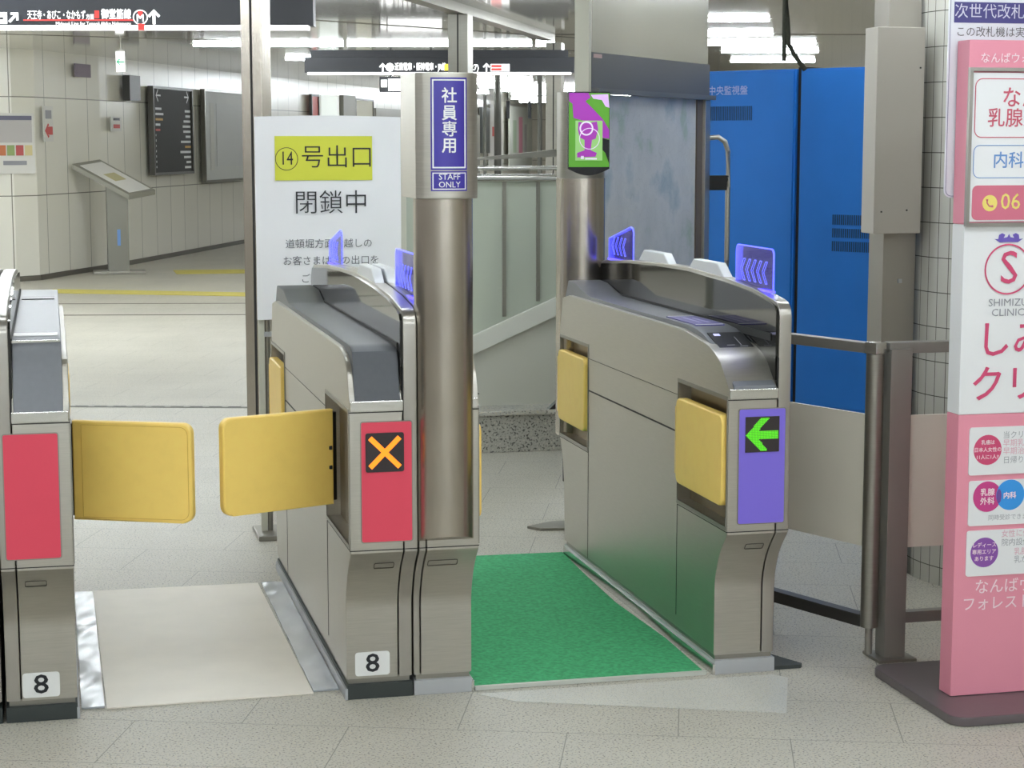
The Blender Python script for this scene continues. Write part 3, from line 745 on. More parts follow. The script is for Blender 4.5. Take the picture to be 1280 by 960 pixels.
# logo
vio = mat('violet_ink', (112, 92, 184), .5); mag = mat('deep_rose', (214, 76, 118), .5)
cx_ = xx(1264, 338)
mb = MB(); frame_strip(mb, circ(cx_, zz(337), .073, 48), .0045, y - .0008, y); mb.make('logo_ring', mag, t)
text('S', .135, cx_ + .004, y - .0004, zz(337), t, mag, 'CENTER', .0, 'logo_letter')
mb = MB(); s_ = .00236
for sg in (-1, 1):
    P = [(cx_, zz(303)), (cx_ + sg * 12 * s_, zz(303.5)), (cx_ + sg * 19 * s_, zz(299)), (cx_ + sg * 14 * s_, zz(299.5)), (cx_ + sg * 13 * s_, zz(294)), (cx_ + sg * 9 * s_, zz(292)), (cx_ + sg * 5 * s_, zz(294)), (cx_ + sg * 7 * s_, zz(298)), (cx_ + sg * 2 * s_, zz(297)), (cx_, zz(293))]
    mb.prism(P, 'y', y - .0008, y)
mb.make('logo_crown', vio, t)
text('SHIMIZU', .03, cx_ + .005, y, zz(379), t, greyi, 'CENTER', 0., xscale=1.1)
text('CLINIC', .03, cx_ + .005, y, zz(391.5), t, greyi, 'CENTER', 0., xscale=1.1)
text('しみず', .112, xx(1222, 427), y, zz(428), t, mag, 'LEFT', .01)
text('クリニック', .112, xx(1213, 483), y, zz(484), t, mag, 'LEFT', .01)
grp = mat('print_grey', (168, 168, 172), .5); prp = mat('print_pink', (226, 176, 190), .5)
def wbox(p0, p1):
    mb = MB(); mb.prism(rrect(xx(p0[0], p0[1]), .62, zz(p1), zz(p0[1]), .008), 'y', -.004, -.0005); return mb.make('info_box', pboard_w, t)
def disc(cx, cz, r, m, par, yy=-.0046, n=40, squash=1):
    mb = MB(); mb.prism([(cx + r * math.cos(2 * PI * i / n) * squash, cz + r * math.sin(2 * PI * i / n)) for i in range(n)], 'y', yy - .0006, yy); return mb.make('info_disc', m, par)
b = wbox((1213, 535), 594)
disc(xx(1236.5, 563), zz(563), .044, mag, b)
for ln, q in zip(('乳癌は', '日本人女性の', '11人に1人!!'), (554, 563, 572)): text(ln, .0145, xx(1236.5, 563), -.0058, zz(q), b, pinkw, bold=.02)
for ln, q, m_ in zip(('当クリニックでは', '早期乳癌の発見', '早期治療のため', '日帰りにて行い'), (546, 556, 566, 577), (grp, prp, prp, grp)): text(ln, .023, xx(1257, q), -.0046, zz(q), b, m_, 'LEFT')
b = wbox((1212, 601), 657)
disc(xx(1236, 621), zz(621), .045, mat('magenta_fill', (206, 66, 138), .5), b); disc(xx(1267, 620), zz(620), .045, mat('azure_fill', (56, 154, 232), .5), b, -.0048)
disc(xx(1251.5, 621), zz(621), .021, mat('overlap_violet', (112, 80, 160), .5), b, -.0056, squash=.36)
for ln, q in (('乳腺', 616), ('外科', 627)): text(ln, .023, xx(1236, 621), -.0058, zz(q), b, pinkw, bold=.03)
text('内科', .021, xx(1266, 620), -.0062, zz(621), b, pinkw, bold=.03)
text('同時受診できます', .018, xx(1237, 648), -.0046, zz(648), b, grp, 'LEFT')
b = wbox((1209, 663), 720)
disc(xx(1232, 691), zz(690.5), .044, mat('violet_fill', (142, 84, 172), .5), b)
for ln, q in zip(('レディース', '専用エリア', 'あります'), (681.5, 690, 698.5)): text(ln, .0155, xx(1231.5, 691), -.0058, zz(q), b, pinkw, bold=.02)
for ln, q, m_ in zip(('女性に優しい', '院内設備', '乳腺', '乳がん'), (669, 680, 692, 702), (prp, grp, prp, grp)): text(ln, .023, xx(1255 if q < 690 else 1272, q), -.0046, zz(q), b, m_, 'LEFT')
text('なんばウォーク', .047, xx(1219, 736), -.0022, zz(735), t, pinkw, 'LEFT', .006)
text('フォレストパーク', .045, xx(1202, 757), -.0022, zz(756), t, pinkw, 'LEFT', .006)
# paper banner behind the stand
t = thing('notice_poster', 'tall white laminated notice with a blue heading behind the pink stand', 'poster', (2.515, 5.085, 0))
mb = MB(); mb.prism(rrect(-.012, .8, 1.485, 2.2, .02), 'y', 0, .004); mb.make('sheet', mat('laminate', (228, 230, 236), .15, coat=.5), t)
mb = MB(); frame_strip(mb, rrect(-.008, .796, 1.489, 2.196, .018), .0016, -.001, 0); mb.make('sheet_border', mat('border_blue', (120, 120, 150), .5), t)
nav = mat('navy_ink', (70, 66, 130), .4)
mb = MB(); mb.box(.004, .79, -.0015, -.0004, 1.982, 2.04); bb = mb.make('heading_band', nav, t)
text('次世代改札機実験中', .044, .004, -.002, 2.012, bb, mat('heading_pale', (206, 206, 224), .4), 'LEFT', .0)
text('この改札機は実験中です', .031, .010, -.001, 1.955, t, mat('dim_ink', (92, 90, 92), .5), 'LEFT', .0)

# ================================================================ PAPER CLOSURE NOTICE
t = thing('closure_notice', 'white paper closure notice with a yellow exit 14 box on a stand', 'notice', (.82, 7.9, 0))
paper = mat('paper', (250, 249, 250), .6)
mb = MB(); bm = mb.bm
nx, nz = 14, 18
V = [[bm.verts.new((.605 * i / nx, .004 * math.sin(i * .9) * (1 - abs(2 * j / nz - 1)) * .4 + .003 * math.sin(j * .7 + i * .3) - (.0), .912 + .832 * j / nz + (.006 * math.sin(PI * i / nx) if j == nz else 0))) for j in range(nz + 1)] for i in range(nx + 1)]
for i in range(nx):
    for j in range(nz):
        fc = bm.faces.new((V[i][j], V[i + 1][j], V[i + 1][j + 1], V[i][j + 1])); fc.smooth = True
r = bmesh.ops.extrude_face_region(bm, geom=bm.faces[:])
for v in r['geom']:
    if isinstance(v, bmesh.types.BMVert): v.co.y += .006
bmesh.ops.recalc_face_normals(bm, faces=bm.faces[:])
sh = mb.make('paper_sheet', paper, t)
mb = MB(); mb.box(.004, .63, .012, .03, .915, 1.735, .003); mb.make('backing_board', cream, t)
mb = MB(); mb.box(.006, .03, .02, .045, 0.02, .93); mb.make('leg', cream, t)
mb = MB(); mb.box(.605, .632, .02, .045, .02, .93); mb.make('leg', cream, t)
mb = MB(); mb.cyl(.043, .03, .02, .93, .011); mb.make('support_tube', steel_d, t)
mb = MB(); mb.box(.028, .06, .015, .045, .84, .86); mb.make('clamp', silver, t)
mb = MB(); mb.box(-.02, .66, -.1, .15, 0, .02, .004); mb.make('foot', steel_d, t)
ylw = mat('yellow_box', (222, 224, 72), .6)
yp = -.006
mb = MB(); mb.box(.081, .484, yp - .001, yp, 1.485, 1.666); yb = mb.make('yellow_box', ylw, t)
pk = .0033
def tx(px, y_=0): return (px - 317) * pk - .001
mb = MB(); frame_strip(mb, circ(.129, 1.573, .047, 40), .0026, yp - .002, yp - .0012); mb.make('number_ring', ink, yb)
text('14', .068, .129, yp - .002, 1.573, yb, ink, xscale=.82, yscale=1.15)
text('号出口', .1, .185, yp - .002, 1.575, yb, ink, 'LEFT', -.006, xscale=1.02)
text('閉鎖中', .104, .155, yp - .002, 1.388, t, ink, 'LEFT', -.006)
ik2 = mat('print_ink', (84, 86, 92), .6)
text('道頓堀方面お越しの', .0405, .118, yp - .002, 1.222, t, ik2, 'LEFT', -.004)
text('お客さまは次の出口を', .0405, .106, yp - .002, 1.152, t, ik2, 'LEFT', -.004)
text('ご利用ください', .0405, .18, yp - .002, 1.078, t, ik2, 'LEFT', -.004)

# ================================================================ METAL FOOT AND CASTER STAND behind the right gate
t = thing('rope_stand', 'dark stand with a grey metal foot plate behind the right ticket gate', 'stand', (2.125, 7.78, 0))
mb = MB(); mb.prism([(-.18, .02), (-.14, -.04), (.02, -.06), (.2, -.06), (.2, .1), (-.05, .1), (-.12, .06)], 'z', 0, .012, .003); mb.make('foot_plate', steel_d, t)
mb = MB(); mb.cyl(.0, .02, .01, .62, .012); mb.cyl(.0, .02, .2, .33, .024); mb.make('pole', black, t)
mb = MB(); mb.prism([(-.09, .515), (-.03, .57), (.0, .57), (.0, .515)], 'y', 0, .04); mb.make('clip', black, t)

# ================================================================ STAIR ENCLOSURE
gran2 = granite('curb_granite', (176, 174, 164), (84, 82, 78), None, .4, 90, (200, 196, 184))
mb = MB(); mb.box(1.6, 2.72, 9.78, 9.98, 0, .2, .006); cb = tag(mb.make('granite_curb', gran2), 'speckled granite curb along the foot of the glass stair railing', 'curb')
mb = MB(); mb.box(1.58, 2.74, 9.76, 10.0, .2, .225, .006); mb.make('curb_cap', granite('curb_cap_granite', (190, 188, 178), (130, 128, 120), None, .4, 90), cb)
t = thing('stair_railing', 'steel and glass stair railing behind the green mat passage', 'railing', (1.6, 9.88, 0))
for z in (1.502, 1.45):
    mb = MB(); mb.tube([(-.05, 0, z), (1.12, 0, z)], .022 if z < 1.5 else .012, 12); mb.make('handrail', bright, t)
for x in (.02, .735, .92, 1.07):
    mb = MB(); mb.box(x - .009, x + .009, -.01, .02, .40 + .43 * x, 1.45); mb.make('upright', steel_d, t)
mb = MB(); mb.prism([(-.02, .24), (1.12, .24), (1.12, .77), (-.02, .28)], 'y', .0, .03); mb.make('lower_plate', mat('stair_grey', (196, 196, 184), .35), t)
mb = MB(); mb.prism([(-.02, .27), (1.12, .76), (1.12, .86), (-.02, .37)], 'y', -.025, .02, .003); mb.make('stringer', mat('stringer_grey', (214, 214, 204), .35), t)
tg = clear('railing_glass', (214, 220, 206), opac=.6)
mb = MB(); mb.prism([(-.02, .37), (1.12, .86), (1.12, 1.44), (-.02, 1.44)], 'y', .005, .012); mb.make('glass_panel', tg, t)
mb = MB(); mb.prism([(-.02, 1.535), (.6, 1.55), (1.1, 1.60), (1.1, 1.56), (-.02, 1.515)], 'y', .25, .3); mb.make('sloping_cap', steel_d, t)
t = thing('escalator', 'dark rounded escalator balustrade seen through the stair railing glass', 'escalator', (2.45, 10.9, 0))
mb = MB(); mb.tube([(.0, 0, .0), (.02, 0, .5), (.08, 0, .95), (.2, 0, 1.2), (.4, 0, 1.32), (.6, 0, 1.34)], .035, 12); mb.make('handrail', mat('esc_rail', (46, 48, 48), .3), t)
mb = MB(); mb.prism([(.0, 0), (.03, .5), (.09, .93), (.21, 1.17), (.4, 1.29), (.6, 1.31), (.6, 0)], 'y', -.015, .015); mb.make('side_panel', mat('esc_panel', (120, 126, 120), .25, .4), t)
mb = MB(); mb.box(.0, .6, .0, 1.0, 0, .02); mb.make('landing_plate', steel_d, t)

# ================================================================ MAP PANEL WALL, BLUE CABINETS, COLUMNS
mz = math.atan2(1.31, 1.03)
t = thing('map_board', 'tall steel information pillar with a pale street map behind the screen', 'map board', (2.42, 8.54, 0), mz)
Lm = 1.667
col_m = mat('pillar_steel', (176, 174, 164), .2, .75, noise=.03, nscale=2)
mb = MB(); mb.box(0, Lm, 0, .05, 2.05, CEIL); mb.make('upper_cladding', col_m, t)
mb = MB(); mb.box(0, Lm, 0, .05, 0, .5); mb.make('lower_cladding', steel_d, t)
mb = MB(); mb.box(-.03, .0, -.01, .06, 0, CEIL); mb.make('edge_strip', cream, t)
mb = MB(); mb.box(0, Lm, -.012, .05, 1.885, 2.05); mb.make('dark_band', mat('band_grey', (84, 84, 84), .45), t)
mb = MB(); mb.box(0, Lm, -.05, .0, 1.862, 1.885); mb.make('canopy', mat('canopy_grey', (100, 102, 100), .4, .3), t)
mb = MB(); mb.box(.02, .12, -.014, -.012, 2.025, 2.043); mb.make('maker_sticker', mat('sticker_pale', (190, 160, 156), .5), t)
# procedural map print
mm = bpy.data.materials.new('map_print'); mm.use_nodes = True; nt = mm.node_tree; b_ = nt.nodes['Principled BSDF']
N = nt.nodes.new; L = nt.links.new
tc = N('ShaderNodeTexCoord'); n1 = N('ShaderNodeTexNoise'); n1.inputs['Scale'].default_value = 3.2; n1.inputs['Detail'].default_value = 6; L(tc.outputs['Object'], n1.inputs[0])
cr = N('ShaderNodeValToRGB'); L(n1.outputs[0], cr.inputs[0]); e = cr.color_ramp.elements
e[0].position = .34; e[0].color = lin((176, 186, 192)) + (1,); e[1].position = .44; e[1].color = lin((206, 207, 206)) + (1,)
q = e.new(.58); q.color = lin((196, 198, 198)) + (1,); q = e.new(.64); q.color = lin((176, 188, 176)) + (1,)
v1 = N('ShaderNodeTexVoronoi'); v1.feature = 'DISTANCE_TO_EDGE'; v1.inputs['Scale'].default_value = 22; L(tc.outputs['Object'], v1.inputs[0])
mr = N('ShaderNodeMapRange'); mr.inputs[1].default_value = 0; mr.inputs[2].default_value = .03; mr.inputs[3].default_value = .9; mr.inputs[4].default_value = 1; L(v1.outputs[0], mr.inputs[0])
vm = N('ShaderNodeVectorMath'); vm.operation = 'SCALE'; L(cr.outputs[0], vm.inputs[0]); L(mr.outputs[0], vm.inputs['Scale']); L(vm.outputs[0], b_.inputs['Base Color'])
b_.inputs['Roughness'].default_value = .25
mb = MB(); mb.box(.03, Lm - .17, .004, .03, .52, 1.862); mb.make('street_map', mm, t)
mb = MB(); mb.box(Lm - .17, Lm - .08, -.004, .04, .5, 1.862); mb.make('frame_side', mat('brown_frame', (96, 84, 74), .5), t)
mb = MB(); mb.box(Lm - .08, Lm, -.02, .05, .5, 1.862, .004); mb.make('frame_edge', steel, t)
mb = MB(); mb.box(0, .03, -.01, .05, .5, 1.862); mb.make('frame_edge', steel, t)

cz_ = math.atan2(-.824, .566)
ven = mat('vent_dark', (22, 62, 98), .6)
for k, (u0, u1, lab) in enumerate(((-.15, .60, 'left blue steel cabinet with white heading and a high vent'),
                                   (.63, 1.38, 'right blue steel cabinet with three stacked vents, behind the grey wall box'))):
    t = thing('equipment_cabinet', lab, 'cabinet', (3.69 + .566 * u0, 10.52 - .824 * u0, 0), cz_)
    wd = u1 - u0
    mb = MB(); mb.box(0, wd, 0, .55, .16, 2.04, .006); mb.make('cabinet_shell', blue_cab, t)
    mb = MB(); mb.box(.0, wd, .03, .5, 0, .16); mb.make('plinth', steel_d, t)
    mb = MB(); mb.box(.01, wd - .01, -.012, 0, .18, 2.03, .004); dr = mb.make('door', blue_cab, t)
    if k == 0:
        text('中央監視盤', .055, .16, -.0135, 1.925, dr, mat('pale_ink', (170, 180, 226), .5), 'LEFT', .01)
        vs = ((.14, .47, 1.76, 1.84, 26),)
    else: vs = ((.23, .50, 1.19, 1.245, 20), (.23, .50, 1.12, 1.17, 20), (.23, .50, 1.045, 1.10, 20))
    for x0, x1, z0, z1, n in vs:
        mb = MB()
        for i in range(n):
            xa = x0 + (x1 - x0) * i / n; mb.box(xa, xa + (x1 - x0) / n * .55, -.014, -.010, z0, z1)
        mb.make('vent', ven, dr)
mb = MB(); mb.box(0, .03, .02, .5, .05, 2.05); mb.xf(Matrix.Translation((3.69 + .566 * .6, 10.52 - .824 * .6, 0)) @ Matrix.Rotation(cz_, 4, 'Z')); struct(mb.make('gap_shade', dark))  # solid dark strip painted in for the shade between the cabinets

t = thing('grab_handle', 'tall curved steel door handle in front of the left blue cabinet', 'handle', (3.50, 9.87, 0), 0)
mb = MB(); mb.tube([(-.05, 0, 1.66), (.02, -.01, 1.665), (.055, -.02, 1.64), (.072, -.02, 1.59), (.074, -.02, 1.4), (.074, -.02, 1.0), (.072, -.02, .92), (.055, -.02, .88), (-.05, 0, .87)], .014, 12); mb.make('grip', steel, t)
mb = MB(); mb.box(-.05, .075, -.03, .0, 1.38, 1.46, .004); mb.make('bracket', black, t)

t = thing('steel_column', 'square grey steel column beside the tiled pillar', 'column', (3.01, 6.6, 0))
mb = MB(); mb.box(0, .13, 0, .13, 0, CEIL, .003); mb.make('shaft', mat('column_steel', (158, 153, 143), .35, .45, noise=.04, nscale=3), t)
mb = MB(); mb.box(.06, .075, -.008, 0, 1.12, 1.135); mb.make('key_switch', silver, t)
t = thing('wall_box', 'long grey beige metal box mounted on the square steel column', 'box', (2.918, 6.49, 1.31))
mb = MB(); mb.box(0, .187, 0, .11, 0, .745, .004); mb.make('box_body', mat('box_beige', (182, 176, 164), .5, noise=.02, nscale=3), t)
mb = MB(); mb.cyl(.02, -.002, .0, .0, .001, 6); mb.bm.clear()
for x, z in ((.03, .08), (.13, .085), (.17, .6)): mb.box(x - .003, x + .003, -.002, 0, z - .003, z + .003)
mb.make('screw', dark, t)
t = thing('tiled_pillar', 'round pillar faced with narrow white vertical tiles at the right', 'pillar', (3.635, 6.58, 0))
tile_m = uvpanels('white_tiles', (206, 204, 194), .056, .128, 0.0, .06, .0016, (92, 90, 82), .25)
tile_m.node_tree.nodes['Brick Texture'].inputs['Mortar Smooth'].default_value = .0
mb = MB(); bm = mb.bm; uvl = bm.loops.layers.uv.new('UVMap'); n = 54; r = .48
V = [(bm.verts.new((r * math.cos(2 * PI * i / n), r * math.sin(2 * PI * i / n), 0)), bm.verts.new((r * math.cos(2 * PI * i / n), r * math.sin(2 * PI * i / n), CEIL))) for i in range(n)]
for i in range(n):
    a, b = V[i], V[(i + 1) % n]; f_ = bm.faces.new((a[0], b[0], b[1], a[1])); f_.smooth = True
    for l, uv in zip(f_.loops, ((i * .056, 0), ((i + 1) * .056, 0), ((i + 1) * .056, CEIL), (i * .056, CEIL))): l[uvl].uv = uv
mb.make('tile_cladding', tile_m, t)
t = thing('hanging_cable', 'dark cable with a small knot hanging from the ceiling above the right blue cabinet', 'cable', (3.30, 8.6, 0))
mb = MB(); mb.tube([(.14, 0, 2.69), (.12, 0, 2.5), (.10, 0, 2.38), (.105, 0, 2.22), (.115, 0, 2.1), (.15, 0, 2.04), (.2, .0, 1.98)], .012, 8); mb.tube([(.10, .02, 2.69), (.10, .02, 2.02)], .012, 8); mb.make('cable_run', mat('cable_green', (58, 60, 46), .6), t)
mb = MB(); mb.tube([(.12, 0, 2.32), (.07, 0, 2.38), (.03, 0, 2.44)], .008, 6); mb.tube([(.12, 0, 2.42), (.16, 0, 2.47)], .01, 6); mb.make('cable_spur', mat('cable_green', (58, 60, 46), .6), t)

# ================================================================ OVERHEAD SIGNS
sgn = mat('sign_black', (40, 42, 48), .35)
lit_sign = mat('sign_lit', (255, 255, 255), .5, emit=1.3); lit_red = mat('sign_lit_red', (238, 70, 66), .5, emit=.8); lit_yel = mat('sign_lit_yellow', (240, 214, 70), .5, emit=.9)
def osign(lab, D, px0, px1, z0, z1, top):
    x, y = cpos((px0 + px1) / 2, D); hw_ = (px1 - px0) / 2 / 2390 * D * .985
    t = thing('direction_sign', lab, 'sign', (x, y, 0), -YAW)
    mb = MB(); mb.box(-hw_, hw_, 0, .14, z0 + .02, z1, .003); mb.make('sign_case', sgn, t)
    mb = MB(); mb.box(-hw_ + .03, hw_ - .03, -.004, .1, z0, z0 + .024); mb.make('light_strip', lit_w, t)
    if top:
        mb = MB(); mb.box(-hw_ + .06, hw_ - .06, .02, .12, z1, z1 + .07); mb.make('top_rail', sgn, t)
    for xx_ in (-hw_ * .7, hw_ * .7):
        mb = MB(); mb.box(xx_ - .02, xx_ + .02, .05, .09, z1, CEIL); mb.make('hanger', steel_d, t)
    c = (px0 + px1) / 2
    return t, (lambda px: (px - c) / 2390 * D * .985), (lambda py: 1.65 + (175 - py) * D / 2390 * 1.0)
t, sx, sz = osign('long black overhead direction sign with red line symbol, top left', 11.3, -330, 392, 2.288, 2.50, False)
def zs(py): return 2.288 + (40 - py) * 11.3 / 2390 * .99
yy = -.004
text('天王寺・あびこ・なかもず', .0565, sx(35), yy, zs(23), t, lit_sign, 'LEFT', .012, xscale=.99 * .565 / .565 * .56 / .565 if False else .50)
text('方面', .034, sx(108), yy, zs(25), t, lit_sign, 'LEFT', .01, xscale=.7)
mb = MB(); mb.box(sx(119), sx(124.5), -.004, 0, zs(26), zs(17)); mb.make('line_box', lit_red, t)
text('御堂筋線', .062, sx(127), yy, zs(22), t, lit_sign, 'LEFT', .02, xscale=.71)
text('Midosuji Line for Tennoji,Abiko,Nakamozu', .03, sx(70), yy, zs(33), t, lit_sign, 'LEFT', .006, xscale=.84)
mb = MB(); mb.box(sx(30), sx(168), -.005, 0, zs(29.3), zs(27.8)); mb.box(sx(173), sx(181), -.009, 0, zs(41), zs(33)); mb.make('red_line', lit_red, t)
mb = MB(); frame_strip(mb, circ(sx(176), zs(25), .043), .0055, -.006, 0); ms_ = mb.make('metro_symbol', lit_sign, t)
mb = MB(); mb.prism([(sx(176) - .012, zs(25) + .036), (sx(176) + .012, zs(25) + .036), (sx(176) + .014, zs(25) + .008), (sx(176), zs(25) - .005), (sx(176) - .014, zs(25) + .008)], 'y', -.004, 0); mb.make('metro_symbol', lit_red, t)
text('M', .06, sx(176), -.007, zs(26.5), t, lit_sign, 'CENTER', .02)
mb = MB(); mb.prism(arrow_pts(sx(193), zs(24.5), .085, PI / 2), 'y', -.005, 0); mb.prism(arrow_pts(sx(18), zs(25), .075, PI / 4), 'y', -.005, 0); mb.make('arrow', lit_sign, t)
mb = MB(); mb.box(sx(-9), sx(9.5), -.005, 0, zs(33), zs(19)); pb = mb.make('picture_box', lit_sign, t)
mb = MB(); mb.box(sx(-4), sx(5), -.007, -.005, zs(28), zs(25)); mb.make('pictogram', sgn, pb)

t, sx, sz = osign('far black overhead direction sign behind the staff post', 19.4, 380, 718, 2.30, 2.475, True)
def zs(py): return 2.30 + (95 - py) * 19.4 / 2390 * .99
text('近鉄電車・阪神電車・JR線', .082, sx(493), yy, zs(86), t, lit_sign, 'LEFT', .03, xscale=.53)
text('27)', .08, sx(588), yy, zs(86.5), t, lit_sign, 'LEFT', .03, xscale=.8)
mb = MB(); mb.prism(arrow_pts(sx(478), zs(86), .085, PI / 2), 'y', -.005, 0); mb.prism(arrow_pts(sx(608), zs(86), .085, PI / 2), 'y', -.005, 0); mb.make('arrow', lit_sign, t)
mb = MB(); mb.prism(circ(sx(487), zs(86), .042, 24), 'y', -.005, 0); mb.make('line_disc', lit_sign, t)
mb = MB(); mb.box(sx(555), sx(561), -.005, 0, zs(90), zs(82)); mb.make('yellow_box', lit_yel, t)
mb = MB(); mb.box(sx(613), sx(637), -.005, 0, zs(91), zs(82)); wb = mb.make('white_box', lit_sign, t)
mb = MB(); mb.box(sx(614), sx(627), -.007, -.005, zs(90), zs(87)); mb.box(sx(614), sx(627), -.007, -.005, zs(86), zs(83)); mb.make('red_bars', lit_red, wb)
x_, y_ = cpos(503, 24)
t = thing('lit_exit_sign', 'small white lit sign with a dark end hanging below the far direction sign', 'sign', (x_, y_, 0), -YAW)
mb = MB(); mb.box(-.29, .5, 0, .1, 2.24, 2.43, .004); mb.make('sign_case', sgn, t)
mb = MB(); mb.box(-.18, .49, -.006, 0, 2.255, 2.405); mb.make('lit_face', lit_sign, t)
mb = MB(); mb.box(-.27, -.195, -.006, 0, 2.30, 2.39); mb.make('picture_box', lit_sign, t)
for xx_ in (-.15, .35):
    mb = MB(); mb.box(xx_ - .012, xx_ + .012, .03, .06, 2.43, CEIL); mb.make('hanger', sgn, t)
x_, y_ = cpos(149.5, 21)
t = thing('arrow_sign', 'small white lit sign with a green arrow hanging before the cream wall', 'sign', (x_, y_, 0), -YAW)
mb = MB(); mb.box(-.055, .05, 0, .06, 2.38, 2.62, .003); mb.make('sign_case', steel_d, t)
mb = MB(); mb.box(-.045, .045, -.006, 0, 2.385, 2.60); mb.make('lit_face', lit_sign, t)
mb = MB(); mb.prism(arrow_pts(0, 2.49, .09, PI), 'y', -.01, -.006); mb.make('green_arrow', mat('sign_green', (40, 170, 120), .5, emit=.4), t)
mb = MB(); mb.box(-.008, .008, .02, .04, 2.62, CEIL); mb.make('hanger', steel_d, t)

# ================================================================ LEFT WALL ITEMS
def on_wall(name, cat, lab, a, b, m, th=.04, frame=None):
    A, B = Vector((a[0], a[1], 0)), Vector((b[0], b[1], 0)); d = B - A
    t = thing(name, lab, cat, (A.x, A.y, 0), math.atan2(d.y, d.x)); L_ = d.length; z1, z0 = a[2], b[2]
    if frame:
        mb = MB(); frame_strip(mb, [(0, z0), (L_, z0), (L_, z1), (0, z1)], .05, -th - .02, 0); mb.make('frame', frame, t)
    mb = MB(); mb.box(.01, L_ - .01, -th, .0, z0 + .01, z1 - .01); mb.make('panel', m, t)
    return t, L_
pap = mat('poster_white', (222, 220, 214), .5)
def pr_box(t, x0, x1, z0, z1, m, y=-.03, nm='printed_block'):
    mb = MB(); mb.box(x0, x1, y - .002, y, z0, z1); mb.make(nm, m, t)
t, L_ = on_wall('wall_poster', 'poster', 'white poster with grey map and coloured pictures, far left of the cream wall', (-.71, 23.08, 1.97), (-.15, 23.27, 1.25), pap, .02)
pr_box(t, .04, L_ - .04, 1.62, 1.9, mat('poster_grey', (188, 184, 182), .5), -.022)
pr_box(t, .04, L_ - .04, 1.88, 1.93, mat('poster_navy', (110, 110, 130), .5), -.026)
for i, c in enumerate(((214, 190, 90), (200, 120, 80), (150, 170, 110), (190, 90, 90), (214, 200, 150))): pr_box(t, .04 + i * .105, .13 + i * .105, 1.47, 1.59, mat('poster_pic_%s' % 'abcde'[i], c, .5), -.022)
pr_box(t, .05, .14, 1.33, 1.42, mat('poster_red', (196, 70, 66), .5), -.022); pr_box(t, .2, .48, 1.36, 1.41, greyi, -.022)
t, L_ = on_wall('wall_sticker', 'sticker', 'narrow white sticker with a red arrow on the cream wall', (-.06, 23.40, 2.06), (.06, 23.66, 1.62), pap, .012)
mb = MB(); mb.prism(arrow_pts(L_ / 2, 1.76, .2, PI, .5), 'y', -.018, -.012); mb.make('red_arrow', mat('poster_red', (196, 70, 66), .5), t); pr_box(t, .06, L_ - .06, 1.9, 2.0, greyi, -.013)
t, L_ = on_wall('wall_sticker', 'sticker', 'small white sticker with a red bar left of the black directory', (.78, 25.24, 1.96), (.93, 25.60, 1.75), pap, .012)
pr_box(t, .08, L_ - .08, 1.80, 1.85, mat('poster_red', (196, 70, 66), .5), -.013); pr_box(t, .08, L_ - .08, 1.9, 1.93, ink, -.013)
t, L_ = on_wall('wall_cabinet', 'box', 'small black box high on the cream wall under the green arrow sign', (.96, 25.70, 2.5), (1.12, 26.09, 2.15), mat('box_black', (58, 58, 54), .4), .1)
t, L_ = on_wall('wall_reflection', 'reflection', 'tiny purple grey plaque painted high on the cream wall', (.33, 24.28, 2.59), (.53, 24.69, 2.41), mat('reflection_purple', (138, 126, 140), .5), .02)  # a purple reflection put into a flat coloured panel
t, L_ = on_wall('directory_board', 'sign', 'black directory board with white arrows and lines of text', (1.33, 26.61, 2.38), (1.98, 28.25, 1.17), mat('board_black', (50, 50, 47), .6, spec=.25), .06, mat('board_edge', (84, 82, 76), .4))
dw = mat('board_white', (196, 198, 196), .5, emit=.1)
text('←', .28, .26, -.062, 2.25, t, dw); text('→', .28, L_ - .26, -.062, 2.25, t, dw)
random.seed(7)
for i in range(12):
    z = 2.06 - i * .072; wl_ = random.uniform(.18, .42)
    pr_box(t, .12, .12 + wl_ * (1 if i < 5 else 0.05), z, z + .03, mat('board_amber', (196, 150, 60), .5) if i == 2 else (mat('board_red', (180, 70, 60), .5) if i == 4 else dw), -.062, 'board_line')
    wr_ = random.uniform(.2, .5); pr_box(t, L_ - .1 - wr_, L_ - .1, z - .02, z + .012, mat('board_amber', (196, 150, 60), .5) if i == 7 else dw, -.062, 'board_line')
t, L_ = on_wall('wall_map', 'map', 'framed pale wall map beside the wide steel post', (2.20, 28.79, 2.4), (3.03, 30.88, 1.02), mat('map_pale', (206, 208, 204), .5), .05, mat('map_frame', (112, 110, 100), .35, .5))
pr_box(t, .3, .5, 1.2, 2.2, mat('map_strip', (204, 204, 196), .5), -.052); pr_box(t, .62, L_ - .2, 1.25, 2.2, mat('map_body', (204, 206, 204), .5), -.052)
t, L_ = on_wall('wall_poster', 'poster', 'red poster seen above the closure notice', (4.54, 34.28, 2.46), (4.74, 34.73, 1.9), mat('poster_redpink', (212, 92, 84), .5), .03, mat('board_edge', (84, 82, 76), .4))
t, L_ = on_wall('shop_window', 'window', 'bright white shop window above the closure notice', (4.80, 34.86, 2.47), (5.3, 36.0, 1.0), mat('shop_lit', (226, 232, 226), .5, emit=.35), .03)
t, L_ = on_wall('shop_door', 'door', 'grey shutter right of the bright shop window', (5.35, 36.1, 2.5), (5.72, 36.95, 0.0), mat('shutter_grey', (132, 130, 122), .5), .08)
t, L_ = on_wall('shop_door', 'door', 'cream shop door between grey frames above the closure notice', (5.74, 37.0, 2.45), (6.3, 38.28, 0.0), mat('door_cream', (206, 202, 182), .5), .05, mat('board_edge', (84, 82, 76), .4))
t, L_ = on_wall('shop_shutter', 'shutter', 'wide dull grey shopfront behind the top of the closure notice', (6.4, 38.5, 2.3), (10.8, 48.6, 0.0), mat('shutter_pale', (162, 160, 150), .4), .05)
